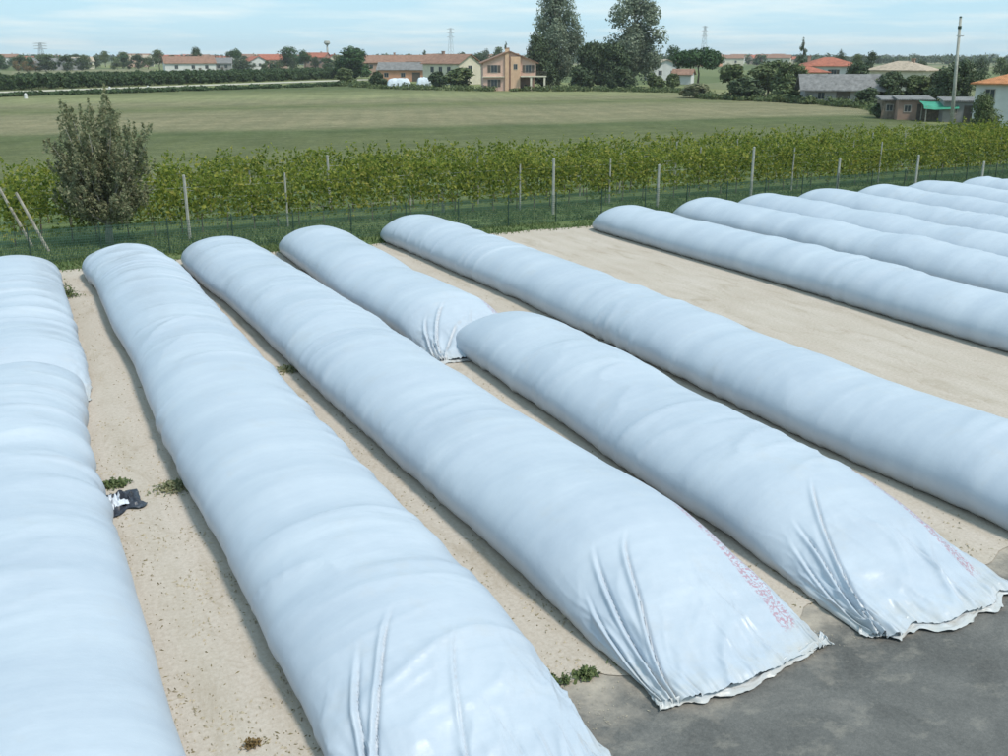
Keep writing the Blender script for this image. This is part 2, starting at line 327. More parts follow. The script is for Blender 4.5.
# ------------------------------------------------------------------ silage bags
def section(M, a, c, z0, b):
    """outline of a filled bag from its left foot over the top to its right foot, evenly spaced"""
    be = np.linspace(math.pi/2, 0, 40); ga = np.linspace(0, math.pi, 160)[1:-1]
    xl = -(c+(a-c)*np.cos(be)); zl = z0*(1-np.sin(be))
    xu = -np.sign(np.cos(ga))*a*np.abs(np.cos(ga))**1.0; zu = z0+b*np.sin(ga)**1.06
    X = np.concatenate([xl, xu, -xl[::-1]]); Z = np.concatenate([zl, zu, zl[::-1]])
    s = np.concatenate([[0], np.cumsum(np.hypot(np.diff(X), np.diff(Z)))]); q = np.linspace(0, s[-1], M)
    return np.interp(q, s, X), np.interp(q, s, Z)
A0, C0, Z0, B0 = 1.45, 1.17, .42, .88
def bag(label, path, y0, y1, seed, dy=.1, M=64, rings=1., tail=3.0, group='white grain bags lying in rows', prnt=True, hs=.9, pleat=1., flap=True):
    """path: (y, x of the middle line); y0 near end (gathered tail), y1 far end (rounded)"""
    root = thing('silo_bag', label, 'silo bag', (0, 0, 0), 0, group)
    ys = [np.arange(y0+tail, y1-1.5, dy)]
    if tail: ys.insert(0, np.linspace(y0, y0+tail, int(tail/.035))[:-1])
    ys.append(y1-1.5*(1-np.sin(np.linspace(0, math.pi/2, 22)))); Y = np.concatenate(ys); n = len(Y)
    py, px = zip(*sorted(path)); 
    xc = np.interp(Y, py, px)
    k = np.ones(41)/41; xc = np.convolve(np.pad(xc, 20, 'edge'), k, 'valid')
    xc = xc+.07*vnoise(Y/5., Y*0, seed+50)
    ph = np.linspace(0, 1, M)
    far = np.sqrt(np.clip(1-(np.clip(Y-(y1-1.5), 0, 1.5)/1.5)**2.4, 0, 1))
    t = np.clip((y0+tail-Y)/tail, 0, 1) if tail else np.zeros(n)
    hf = np.clip(1-t**1.75, 0, 1)**1.0*(1-.06*t)
    hf = np.convolve(np.pad(hf, 12, 'edge'), np.ones(25)/25, 'valid')
    hgt = hs*(1+.045*vnoise(Y/2.3, Y*0+3, seed)+.028*vnoise(Y/.9, Y*0+9, seed))*(hf*.965+.035)*(.06+.94*far)
    wid = (1+.02*vnoise(Y/2.8, Y*0+7, seed+1))*(.72+.28*far)*(1-.05*t**4)
    P = np.zeros((n, M, 3)); cache = {}
    for i in range(n):
        tt = round(float(t[i])*120)/120
        if tt not in cache: cache[tt] = section(M, A0, C0+(A0-C0)*.8*tt, Z0*(1-.55*tt), B0+Z0*.55*tt)
        X, Z = cache[tt]
        P[i, :, 0] = xc[i]+X*wid[i]; P[i, :, 1] = Y[i]; P[i, :, 2] = Z*hgt[i]
    # the gathered end bows forward in the middle
    P[:, :, 1] -= (t**2)[:, None]*.42*(np.sin(ph*math.pi)**.8)[None, :]
    P[:, :, 1] += (t**3)[:, None]*.12*vnoise(ph*9, ph*0, seed+8)[None, :]
    # relief
    du = np.gradient(P, axis=0); dv = np.gradient(P, axis=1); nr = np.cross(dv, du); nr /= np.linalg.norm(nr, axis=2, keepdims=True)+1e-9
    if nr[n//2, M//2, 2] < 0: nr = -nr
    YY, PH = np.meshgrid(Y, ph, indexing='ij'); arc = PH*4.6
    skew = YY+.35*np.sin(PH*math.pi)*0+.25*vnoise(PH*3, YY*.25, seed+2)
    env = np.clip(.35+vnoise(YY/3.2, PH*2.2, seed+3), 0, 1)
    rr = 1-np.abs(vnoise(skew/.62, PH*1.3, seed+4)); D = rings*.052*env*(rr**5-.25)
    rr2 = 1-np.abs(vnoise(skew/.27+40, PH*2.6, seed+5)); D += rings*.020*np.clip(env-.25, 0, 1)*(rr2**4-.3)
    D += .018*vnoise(YY/1.3, PH*5, seed+6)+.006*vnoise(YY/.4, PH*14, seed+7)
    foot = np.exp(-(np.minimum(PH, 1-PH)/.07)**2); D += foot*.02*vnoise(YY/.16, PH*9, seed+9)
    if tail:
        T = np.repeat(t[:, None], M, 1)
        rs = np.random.RandomState(seed+77)
        cre = [(.11, .33, .22, .055, .05), (.15, .50, .16, .065, .045), (.19, .54, .34, .05, .032), (.08, .2, .3, .05, .045), (.42, .60, .24, .032, .03), (.12, .30, .5, .05, .03), (.60, .50, .45, .028, .03), (.80, .72, .12, .045, .045)]
        for k in range(12):
            e = rs.uniform(.1, .92); cre.append((e, e+rs.uniform(-.06, .06), rs.uniform(.55, .88), rs.uniform(.012, .03), rs.uniform(.02, .035)))
        for kc, (e, s_, t0, amp, wd) in enumerate(cre):
            if 1 < kc < 8 and rs.rand() < .38: continue
            amp *= rs.uniform(.55, 1.25) if kc > 1 else 1; t0 += rs.uniform(-.05, .15)
            e += rs.uniform(-.02, .02); s_ += rs.uniform(-.03, .03)
            pc = s_+(e-s_)*np.clip((T-t0)/(1-t0), 0, 1)**.75+.022*vnoise(T*3.3+e*50, T*0+e*30, seed)
            d = (PH-pc)*4.6; en = sstep(t0, t0+.22, T)*(.5+.5*T)
            D += pleat*amp*1.25*en*(np.exp(-(d/(wd*.9))**2)-1.15*np.exp(-((d-1.3*wd)/(.45*wd))**2))
        soft = sstep(.25, .6, T)*(.35+.65*T)
        wx = arc+.5*vnoise(PH*4, T*3, seed+31); wt = T*3+.35*vnoise(PH*6, T*4, seed+32)
        for q_, (fa, ft, rot, am) in enumerate(((1.5, .9, .7, .050), (2.6, 1.2, .3, .034), (3.6, 2.2, -.4, .022), (6.5, 3.4, .5, .012))):
            n1 = 1-np.abs(vnoise((wx*math.cos(rot)+wt*math.sin(rot))*fa+13*q_, (wt*math.cos(rot)-wx*math.sin(rot))*ft+7*q_, seed+33+q_)); D += pleat*am*soft*(n1**3-.3)
        rid = 1-np.abs(vnoise(arc/.17+vnoise(T*5, PH*5, seed+11), T*3.2, seed+12)); D += pleat*(.010+.03*np.exp(-((PH-.17)/.09)**2))*T**2*(rid**2-.4)
        rid = 1-np.abs(vnoise(arc/.09+9, T*9, seed+13)); D += pleat*.030*sstep(.8, 1., T)*(rid-.5)
        D += .05*pleat*sstep(.9, .97, T)*(1-sstep(.97, 1, T))*np.clip(vnoise(PH*7, T*0, seed+14), 0, 1)
    P += nr*D[:, :, None]
    P[:, :, 2] = np.maximum(P[:, :, 2], .006+0*P[:, :, 2])
    P[:, 0, 2] = P[:, -1, 2] = .004
    idx = np.arange(n*M).reshape(n, M)
    F = np.stack([idx[:-1, :-1], idx[:-1, 1:], idx[1:, 1:], idx[1:, :-1]], -1).reshape(-1, 4)
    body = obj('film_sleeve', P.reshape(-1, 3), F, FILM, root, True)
    at = body.data.attributes.new('film_uv', 'FLOAT_VECTOR', 'POINT')
    uv = np.stack([arc, YY, YY*0], -1).reshape(-1).astype(np.float32); at.data.foreach_set('vector', uv)
    pr = np.zeros((n, M), np.float32)
    if prnt and tail: pr = (sstep(.715, .725, PH)*(1-sstep(.80, .81, PH))*sstep(y0+.3, y0+.45, YY)*(1-sstep(y0+2.7, y0+2.9, YY))).astype(np.float32)
    a2 = body.data.attributes.new('print', 'FLOAT', 'POINT'); a2.data.foreach_set('value', pr.reshape(-1))
    if tail and flap:
        # surplus film beyond the filling: a crumpled lip lying on the ground
        m, q = 110, 14; uu = np.linspace(.02, .98, m); vv = np.linspace(0, 1, q); U, V_ = np.meshgrid(uu, vv, indexing='ij')
        e = P[0]; ex = np.interp(U, ph, e[:, 0]); ey = np.interp(U, ph, e[:, 1])
        L = .17+.10*vnoise(uu*5, uu*0, seed+20)+.05*vnoise(uu*17, uu*0, seed+21)+.03*vnoise(uu*47, uu*0, seed+29)
        Q = np.zeros((m, q, 3)); Q[..., 0] = ex*1.+(ex-xc[0])*.05*V_+.03*vnoise(U*20, V_*3, seed+22); Q[..., 1] = ey+.12-V_*L[:, None]
        rid = 1-np.abs(vnoise(U*24+vnoise(U*5, V_*3, seed), V_*2.5, seed+23))
        lip = np.clip(vnoise(U*5, V_*0, seed+26), 0, 1)
        Q[..., 2] = .008+.05*(1-V_)**1.5+.045*rid**2*(1-.8*V_)*(.4+.6*np.clip(.5+vnoise(U*4, V_*0, seed+24), 0, 1))+.02*np.abs(vnoise(U*50, V_*8, seed+25))+.07*lip*np.exp(-((V_-.55)/.2)**2)
        Q[..., 2] += .05*np.clip(vnoise(U*31, V_*2.2, seed+28), 0, 1)*(1-V_*.5)
        idx = np.arange(m*q).reshape(m, q); F = np.stack([idx[:-1, :-1], idx[:-1, 1:], idx[1:, 1:], idx[1:, :-1]], -1).reshape(-1, 4)
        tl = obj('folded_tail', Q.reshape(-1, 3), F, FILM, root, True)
    return root
OFF = 1.25
bag('ringed white grain bag whose bright folded tail meets another bag, near the leaning posts', [(38.5, -.05), (30, -.2), (24, -.35)], 23.4, 38.3, 11, .1, 56, 1.7, hs=.8, pleat=.8, flap=False, prnt=False, tail=2.4)
bag('white grain bag ringed with wrinkles, beside the dark plastic scrap on the sand', [(24.6, -.4), (18, -.68), (15, -.62), (9, -.5), (6, -.5)], 5.2, 24.3, 23, .08, 130, 1.8, hs=.92)
bag('longest white grain bag, wrinkled and bent towards the bushy tree at its far end', [(38.3, 2.1+OFF), (34.2, 2.42+OFF), (28, 2.38+OFF), (17, 2.32+OFF), (9, 2.55+OFF), (6, 2.55+OFF)], 7.8, 38.4, 37, .08, 180, 1.5, prnt=False)
bag('smooth white grain bag with creased tail on the concrete, green weeds along its left foot', [(38.3, 5.6+OFF), (20.4, 6.0+OFF), (15.9, 6.15+OFF), (8, 6.4+OFF)], 8.55, 38.6, 41, .08, 180, .6)
bag('short white grain bag closed by a bright pleated end halfway down the yard', [(39, 9.4+OFF), (30.7, 9.2+OFF), (22, 9.35+OFF)], 22.75, 39.4, 53, .1, 110, .5, pleat=1.3, tail=2.3)
bag('white grain bag with a flat creased tail and red print, starting at a pleated end', [(23.9, 10.15+OFF), (15, 9.85+OFF), (8, 9.78+OFF)], 8.5, 23.75, 61, .08, 180, .9)
bag('white grain bag bordering the wide empty sand aisle', [(39.5, 14.0+OFF), (28, 14.3+OFF), (16, 14.05+OFF), (5, 14.0+OFF)], 6.5, 40.2, 73, .09, 64, 1.2)
RB = [(23.55, 0), (28.2, .4), (31.6, .3), (35.4, .5), (39.2, .3), (42.9, .5), (46.8, .3)]
RL = ['white grain bag on the far side of the wide sand aisle', 'white grain bag second from the wide sand aisle', 'white grain bag third beyond the wide sand aisle',
      'white grain bag fourth beyond the wide sand aisle', 'white grain bag fifth beyond the wide sand aisle', 'white grain bag sixth beyond the wide sand aisle', 'outermost white grain bag of the row ending at the vineyard fence']
for k, (x, d) in enumerate(RB):
    bag(RL[k], [(39, x+OFF), (24, x-.2+OFF), (10, x-.6+OFF)], 9., 38.6+d, 101+13*k, .13, 44, .9, group='white grain bags beyond the sand aisle', prnt=False, flap=False)

# ------------------------------------------------------------------ foliage generators
def leaf_quads(P, nrm, size, rs, flat=.6):
    """P centres, nrm rough facing; returns a rhombic leaf clump per point"""
    n = len(P); d = rs.randn(n, 3)*flat+nrm; d /= np.linalg.norm(d, axis=1, keepdims=True)+1e-9
    q = rs.randn(n, 3); e = np.cross(d, q); e /= np.linalg.norm(e, axis=1, keepdims=True)+1e-9; f = np.cross(d, e)
    s = size*(.55+.9*rs.rand(n, 1)); l = s*(1.0+.5*rs.rand(n, 1))
    V = np.stack([P-f*l*.5, P+e*s*.33-f*l*.05, P+f*l*.5, P-e*s*.33+f*l*.05+d*s*.12], 1).reshape(-1, 3)
    F = np.arange(n*4).reshape(n, 4); return V, F
def crown_pts(lobes, n, rs, gaps=.25, shell=.45):
    vol = np.array([l[3]*l[4]*l[5] for l in lobes])**.75; vol /= vol.sum()
    P, D = [], []
    for l, v in zip(lobes, vol):
        m = max(8, int(n*v*1.6)); d = rs.randn(m, 3); d /= np.linalg.norm(d, axis=1, keepdims=True)
        r = rs.rand(m, 1)**shell
        r *= 1+.18*vnoise(d[:, :1]*3.1+l[0], d[:, 2:]*3.1+l[1]*2, 5)+.1*vnoise(d[:, 1:2]*7+l[2], d[:, 2:]*7, 6)
        p = np.array(l[:3])+d*r*np.array(l[3:]); P.append(p); D.append(d)
    P = np.concatenate(P); D = np.concatenate(D)
    sz = max(P[:, 2].max()-P[:, 2].min(), .1)/9
    g = vnoise(P[:, 0]/sz+P[:, 2]/sz*.5, P[:, 1]/sz+P[:, 2]/sz*.8, 17)+.5*vnoise(P[:, 0]/sz*2+31, P[:, 2]/sz*2, 18)
    keep = g > -1.+2*gaps*.9
    P, D = P[keep], D[keep]; return P, D
def crown_mesh(name, lobes, n, size, mat, seed, gaps=.25, shell=.45):
    rs = np.random.RandomState(seed); P, D = crown_pts(lobes, n, rs, gaps, shell)
    V, F = leaf_quads(P, D+np.array([0, 0, .4]), size, rs); return mesh(name, V, F, mat)
def rlobes(seed, k, shape):
    rs = np.random.RandomState(seed); L = []
    for i in range(k):
        if shape == 'broad':
            z = rs.uniform(.34, .86); w_ = .44*math.sin(math.pi*min(1, (z-.1)/.95))**.7; a = rs.uniform(0, 6.28); r = w_*rs.uniform(.2, .62)
            s = rs.uniform(.13, .21); L.append((r*math.cos(a), r*math.sin(a), z, s*1.15, s*1.15, s*.85))
        elif shape == 'thicket':
            z = rs.uniform(.14, .84); w_ = .45*math.sin(math.pi*min(1, z*.75+.22))**.6; a = rs.uniform(0, 6.28); r = w_*rs.uniform(.1, .72)
            s = rs.uniform(.13, .2); L.append((r*math.cos(a), r*math.sin(a), z, s*1.1, s*1.1, s*.9))
        elif shape == 'bush':
            z = rs.uniform(.18, .72); a = rs.uniform(0, 6.28); r = .36*rs.uniform(.1, 1)*(1.15-z); s = rs.uniform(.16, .26)
            L.append((r*math.cos(a), r*math.sin(a), z, s, s, s*.95))
        elif shape == 'poplar':
            z = rs.uniform(.14, .93); w_ = .36*math.sin(math.pi*min(1, (z*.86+.12)))**.8; a = rs.uniform(0, 6.28); r = w_*rs.uniform(.1, .75); s = rs.uniform(.07, .12)
            L.append((r*math.cos(a), r*math.sin(a), z, s, s, s*1.35))
        elif shape == 'umbrella':
            a = rs.uniform(0, 6.28); r = .42*math.sqrt(rs.rand()); s = rs.uniform(.15, .21); z = .78-.75*r*r+rs.uniform(-.08, .03)
            L.append((r*math.cos(a), r*math.sin(a), z, s, s, s*.9))
        elif shape == 'conifer':
            z = .1+.86*i/k; w_ = .42*(1-z)+.03; a = rs.uniform(0, 6.28); L.append((w_*.45*math.cos(a), w_*.45*math.sin(a), z, w_*.75, w_*.75, .06))
        elif shape == 'hedge':
            L.append((rs.uniform(-.5, .5), rs.uniform(-.2, .2), rs.uniform(.3, .75), .16, .2, .25))
    return L
TRUNKS = {}
def trunk_mesh(shape, mat):
    key = (shape, mat.name)
    if key in TRUNKS: return TRUNKS[key]
    m = MB(); rs = np.random.RandomState(len(TRUNKS)+3)
    top = {'thicket': .5, 'broad': .55, 'bush': .4, 'poplar': .8, 'umbrella': .68, 'conifer': .9, 'hedge': .4}[shape]; r = {'poplar': .022, 'umbrella': .03}.get(shape, .03)
    pts = [(0, 0, -.01)]+[(rs.uniform(-.02, .02), rs.uniform(-.02, .02), top*k/4) for k in range(1, 5)]
    for k in range(4): m.tube(pts[k], pts[k+1], r*(1-.2*k), r*(1-.2*(k+1)), 8)
    for k in range(8 if shape != 'conifer' else 0):
        a = k*2.4; z = top*rs.uniform(.5, 1); b = .3 if shape in ('broad', 'umbrella') else .17
        c = min(.9, z+rs.uniform(.1, .2)) if shape != 'umbrella' else .76
        m.tube((0, 0, z), (b*math.cos(a)*.8, b*math.sin(a)*.8, c), r*.4, r*.12, 5)
    TRUNKS[key] = m.mesh('trunk', mat, True); return TRUNKS[key]
CROWNS = {}
def tree(name, label, u, vb, vt, wpx, shape, mat, n=2200, lobes=14, size=None, group=None, cat='tree', gaps=.25, seed=None, bark=None, variant=None, pos=None, hm=None, wm=None):
    """a tree standing at ground pixel (u, vb), as tall and as wide as surveyed"""
    if pos is None: x, y = G(u, vb); s = S(u, vb); h = (vb-vt)*s; wd = wpx*s
    else: (x, y), h, wd = pos, hm, wm
    seed = seed if seed is not None else random.randrange(9999)
    key = (shape, mat.name, variant) if variant is not None else None
    if key and key in CROWNS: me = CROWNS[key]
    else:
        sz = (size/h if size else .05)
        me = crown_mesh('crown', rlobes(seed, lobes, shape), n, sz, mat, seed, gaps)
        if key: CROWNS[key] = me
    root = thing(name, label, cat, (x, y, -.03), random.uniform(0, 6.28), group)
    ext = {'thicket': .95, 'broad': .95, 'bush': .85, 'poplar': .66, 'umbrella': 1.05, 'conifer': .78, 'hedge': 1.2}[shape]
    sx = wd/ext
    inst('trunk', trunk_mesh(shape, bark or BARK), root, scale=((sx+h)/2, (sx+h)/2, h)); inst('crown', me, root, scale=(sx, sx, h))
    return root

# ------------------------------------------------------------------ the bushy tree by the fence
def bushy():
    x, y = G(110, 244); h = 6.5
    root = thing('bushy_tree', 'bushy olive-brown tree with upright shoots and short trunk, behind the green fence', 'tree', (x, y, -.02))
    rs = np.random.RandomState(5); m = MB()
    m.tube((0, 0, -.02), (.03, 0, .7), .17, .14, 10); m.tube((.03, 0, .7), (0, .05, 1.3), .14, .11, 10)
    V, F = [], []; k0 = 0
    tips = []
    for i in range(64):
        a = rs.uniform(0, 6.28); el = rs.uniform(.02, 1.45)
        L = (2.05+1.0*math.sin(el)**2)*rs.uniform(.7, .98)*(1.0 if el < .9 else 1.45)
        b0 = np.array([0, 0, rs.uniform(.8, 1.5)]); d = np.array([math.cos(a)*math.cos(el), math.sin(a)*math.cos(el), math.sin(el)])
        p1 = b0+d*L*.5+np.array([0, 0, .1]); p2 = b0+d*L*.85+np.array([0, 0, .45]); m.tube(b0, p1, .035, .022, 5); m.tube(p1, p2, .022, .008, 5)
        tips.append((b0, p1, p2, d))
    m.build('trunk', BARKP, root, True)
    P, D = [], []
    for b0, p1, p2, d in tips:
        for j in range(13):                         # sprays along each branch
            t = rs.uniform(.3, 1.12); c = (b0+(p1-b0)*t*2 if t < .5 else p1+(p2-p1)*(t-.5)*2)+np.clip(rs.randn(3), -1.8, 1.8)*.16
            up = d*.35+np.array([0, 0, 1.])+rs.randn(3)*.35; up /= np.linalg.norm(up); ln = rs.uniform(.35, .9)
            q = rs.rand(44, 1)*ln; P.append(c+up*q+rs.randn(44, 3)*(.085*(1.15-q/ln))); D.append(np.repeat(up[None]*.3, 44, 0)+rs.randn(44, 3)*.5)
    P = np.concatenate(P); D = np.concatenate(D); ok = P[:, 2] > .75; P, D = P[ok], D[ok]
    P[:, :2] *= 1.0; P[:, 2] = np.where(P[:, 2] > h, h-(P[:, 2]-h)*.3, P[:, 2])
    V, F = leaf_quads(P, D, .105, rs); obj('crown', V, F, L_OLIVE, root)
bushy()

# ------------------------------------------------------------------ vineyard, posts, fence, grass
def vine_row(label, y, x0, x1, seed, per=230, h=2.15):
    root = thing('vine_row', label, 'vines', (0, 0, 0), 0, 'rows of vines behind the fence'); rs = np.random.RandomState(seed)
    n = int((x1-x0)*per); X = rs.uniform(x0, x1, n); t = rs.beta(1.8, 1.25, n)
    top = h+.22*vnoise(X/1.7, X*0, seed)+.16*vnoise(X/.5, X*0+4, seed)
    Z = .22+t*(top-.22); wd = .20+.22*np.sin(np.clip(t, 0, 1)*math.pi)+.10*vnoise(X/.6, Z/.5, seed+2)
    g = vnoise(X/.55, Z/.45, seed+3)+.5*vnoise(X/1.9, Z/1.1, seed+4); keep = g > -.30-.45*t
    Yv = y+rs.randn(n)*wd*.75
    P = np.stack([X, Yv, Z], 1)[keep]; D = np.stack([X*0, -.5*np.sign(rs.rand(n)-.25), .5+X*0], 1)[keep]
    V, F = leaf_quads(P, D, .15, rs, .7)
    # shoots sticking up out of the row and hanging loosely in front
    k = int((x1-x0)*3.2); bx = rs.uniform(x0, x1, k); lean = rs.randn(k, 2)*.22; ln = rs.uniform(.25, .75, k); q = rs.rand(k, 12)
    SP = np.stack([bx[:, None]+lean[:, :1]*q*2, y+lean[:, 1:]*q*2+.06*rs.randn(k, 12), (h-.1)+q*ln[:, None]], -1).reshape(-1, 3)
    V2, F2 = leaf_quads(SP, rs.randn(len(SP), 3), .13, rs)
    obj('foliage', np.concatenate([V, V2]), np.concatenate([F, F2+len(V)]), L_VINE, root)['kind'] = 'stuff'
    m = MB()
    for xx in np.arange(x0+.4, x1, 1.1):
        a = xx+rs.uniform(-.15, .15); m.tube((a, y, -.02), (a+rs.uniform(-.08, .08), y+rs.uniform(-.05, .05), .85), .035, .022, 5)
    m.build('vine_trunks', BARK, root)['kind'] = 'stuff'
    m = MB()
    for z in (.8, 1.5, 2.0): m.tube((x0, y, z), (x1, y, z), .006, .006, 4)
    m.build('trellis_wire', GALV, root)
VR = ['first row of green vines, directly behind the green wire fence', 'second row of green vines behind the fence', 'third row of green vines behind the fence', 'last row of green vines, bordering the mown field']
for k in range(4):
    vine_row(VR[k], 45.4+2.9*k, -.4+.2*k, 72+6*k, 300+k, (430, 340, 280, 280)[k], 2.4)
pm = MB(); pm.prism([(-.045, -.045), (.045, -.045), (.05, 0), (.045, .045), (-.045, .045)], 'x', -1, 1)
def post(name, label, x, y, h, r, mat, group, lean=(0, 0)):
    m = MB(); m.tube((0, 0, -.03), (lean[0], lean[1], h), r, r*.85, 6); m.tube((lean[0], lean[1], h), (lean[0]*1.02, lean[1]*1.02, h+.02), r*.85, r*.5, 6)
    o = m.build(name, mat, None); o.location = (x, y, 0); return tag(o, label, 'post', group)
FRONT = [(190, 240, 178), (330, 207, 158), (443, 212, 187), (553, 214, 161), (657, 208, 167), (750, 203, 150), (836, 197, 160), (914, 194, 157), (980, 191, 163)]
for u, vb, vt in FRONT:
    x, y = G(u, vb); s = S(u, vb)
    post('vineyard_post', 'pale concrete post standing upright at the front of the vines', x, y, (vb-vt)*s*1.03, .075, CONCP, 'concrete posts along the first vine row')
for u, yy in ((180, 50.9), (478, 48.2), (503, 51), (620, 48.3), (632, 51.1), (775, 48.2), (868, 51), (699, 48.2), (250, 48.3), (392, 51.1), (285, 45.1), (410, 48.2), (520, 45.1), (580, 48.3), (610, 45.1), (675, 51), (735, 51.), (792, 45.1), (815, 51), (850, 48.2), (878, 45.1), (900, 51), (940, 48.2), (995, 48.2)):
    d = RT*(u-504)+FW*FPX; d = d+UP*(378-180); t = yy/d[1]
    post('vineyard_post', 'pale post half hidden in the leaves of the inner vine rows', float(d[0]*t), yy, 2.3+.3*((u*7) % 10)/10, .05, CONCP, 'posts inside the vineyard')
def lean_post(label, b, t_, yy):
    x, y = G(*b); s = S(*b); post('leaning_post', label, x, y, (b[1]-t_[1])*s*1.05, .07, WOODP, None, ((t_[0]-b[0])*s*.9, .35))
lean_post('weathered leaning wooden post, the shorter of two, beside the bushy tree', (49, 251), (25, 196), 0)
lean_post('weathered leaning wooden post behind the other, farther from the bushy tree', (33, 247), (5, 183), 0)
# green wire fence
fr = thing('wire_fence', 'low dark green wire mesh fence between sand yard and vineyard', 'fence', (0, 0, 0))
FY = 40.9; m = MB(); bay = 2.5; fh = 1.3
for k in range(42): xx = bay*k/42; m.tube((xx, 0, .03), (xx, 0, fh), .009, .009, 3)
for z in np.arange(.05, fh+.01, .1): m.tube((0, .012, z), (bay, .012, z), .008, .008, 3)
wire = m.mesh('mesh_panel', WIRE)
m = MB(); m.tube((0, 0, -.02), (0, 0, fh+.1), .026, .026, 8); m.tube((0, 0, fh+.1), (0, 0, fh+.12), .031, .02, 8); pmesh = m.mesh('post', DARKMET)
for k in range(34):
    x0 = -12+bay*k
    o = inst('mesh_panel', wire, fr, (x0, FY, 0)); o['kind'] = 'stuff'
    inst('post', pmesh, fr, (x0, FY-.03, 0))
# grass blades on the verge
def blades(name, label, n, xr, yr, h, seed, w_=.02):
    rs = np.random.RandomState(seed); x = rs.uniform(*xr, n); y = rs.uniform(*yr, n)
    g = vnoise(x/1.1, y/.8, seed)+.4*vnoise(x/.3, y/.3, seed+1); k = g > -.55; x, y, g = x[k], y[k], g[k]; n = len(x)
    a = rs.uniform(0, 6.28, n); hh = h*(.5+.7*rs.rand(n))*(1+.5*g); w = w_*(.6+rs.rand(n)); ca, sa = np.cos(a), np.sin(a); ln = rs.randn(n, 2)*.35*hh[:, None]
    z0 = np.full(n, -.01)
    V = np.stack([np.stack([x-ca*w, y-sa*w, z0], 1), np.stack([x+ca*w, y+sa*w, z0], 1), np.stack([x+ln[:, 0]+ca*w*.4, y+ln[:, 1]+sa*w*.4, hh*.8], 1), np.stack([x+ln[:, 0]*1.5, y+ln[:, 1]*1.5, hh], 1)], 1).reshape(-1, 3)
    o = obj(name, V, np.arange(n*4).reshape(n, 4), L_GRASS); tag(o, label, 'grass', kind='stuff')
blades('verge_grass', 'short green grass between the sand yard and the vines', 42000, (-9, 68), (39.3, 45.6), .15, 71, .026)
blades('yard_edge_grass', 'ragged grass fringe creeping over the edge of the sand', 2500, (-9, 68), (38.9, 39.6), .14, 72)

# ------------------------------------------------------------------ weeds, scrap and litter on the yard
def weed(label, x, y, r, n, seed, h=.16, mat=None):
    rs = np.random.RandomState(seed); n = int(n*1.6); q = rs.randn(n, 2)*r*.45; P = np.stack([q[:, 0]*1.3, q[:, 1], np.abs(rs.randn(n))*h*.45*np.exp(-(q**2).sum(1)/(r*r))+.015], 1)
    V, F = leaf_quads(P, np.array([0, -.2, .9])+0*P, .06 if r > .1 else .035, rs, .6); root = thing('weed_tuft', label, 'weed', (x, y, 0), 0, 'weeds growing between the bags'); obj('leaves', V, F, mat or L_MID, root)['kind'] = 'stuff'; return root
x, y = G(67, 297); weed('small round green weed against the flank of the ringed far bag', x, y, .28, 260, 1, .5)
x, y = G(291, 370); weed('flat brownish green weed in the narrow lane of bare sand', x, y, .32, 260, 2, .12, L_OLIVE)
x, y = G(176, 488); weed('flat spreading weed at the foot of the longest bag', x, y, .30, 240, 3, .1, L_OLIVE)
x, y = G(112, 486); weed('yellow green weed just behind the dark plastic scrap', x, y, .22, 200, 4, .12)
x, y = G(546, 684); weed('leafy green weed at the sand edge, touching the longest bag', x, y, .12, 150, 5, .16)
x, y = G(565, 683); weed('tiny green weed between two larger ones at the sand edge', x, y, .07, 80, 6, .14)
x, y = G(586, 676); weed('bushy green weed on the sand beside the concrete', x, y, .11, 130, 7, .14)
x, y = G(620, 662); weed('straggling weed near the foot of the smooth bag', x, y, .09, 90, 8, .1)
x, y = G(252, 746); weed('dry brown weed clump on bare sand between two bags', x, y, .08, 110, 9, .08, L_AUT)
# crumpled plastic scrap
BLACKF = simple('black_film', (.035, .04, .055), .4, .3, 6, .5); BLUEF = simple('white_side_of_film', (.6, .64, .7), .45, .1, 6, .4)
def scrap():
    x, y = G(122, 504); root = thing('plastic_scrap', 'dark crumpled plastic scrap with pale inner side lying on the sand', 'scrap', (x, y, 0), .2); rs = np.random.RandomState(3)
    for nm, mt, sx, sy, ox, z0, sd in (('dark_sheet', BLACKF, .30, .36, 0, .0, 1), ('pale_flap', BLUEF, .15, .24, -.10, .06, 2)):
        g = np.linspace(-1, 1, 22); U, V_ = np.meshgrid(g, g, indexing='ij'); ed = 1+.45*vnoise(np.arctan2(V_, U)*1.9+9, U*0, sd)
        Z = .012+z0+.24*(1-np.abs(vnoise(U*2.4, V_*2.4, sd)))**3*(1.1-np.maximum(abs(U), abs(V_)))+.02*np.abs(vnoise(U*7, V_*7, sd+1))
        V = np.stack([ox+U*sx*ed, V_*sy*ed+U*.1, Z], -1).reshape(-1, 3); idx = np.arange(484).reshape(22, 22)
        obj(nm, V, np.stack([idx[:-1, :-1], idx[1:, :-1], idx[1:, 1:], idx[:-1, 1:]], -1).reshape(-1, 4), mt, root, False)
scrap()
LIT = simple('straw_litter', (.19, .16, .09), .95, .4, 2); CLOD = simple('soil_clods', (.40, .35, .26), .95, .3, 3)
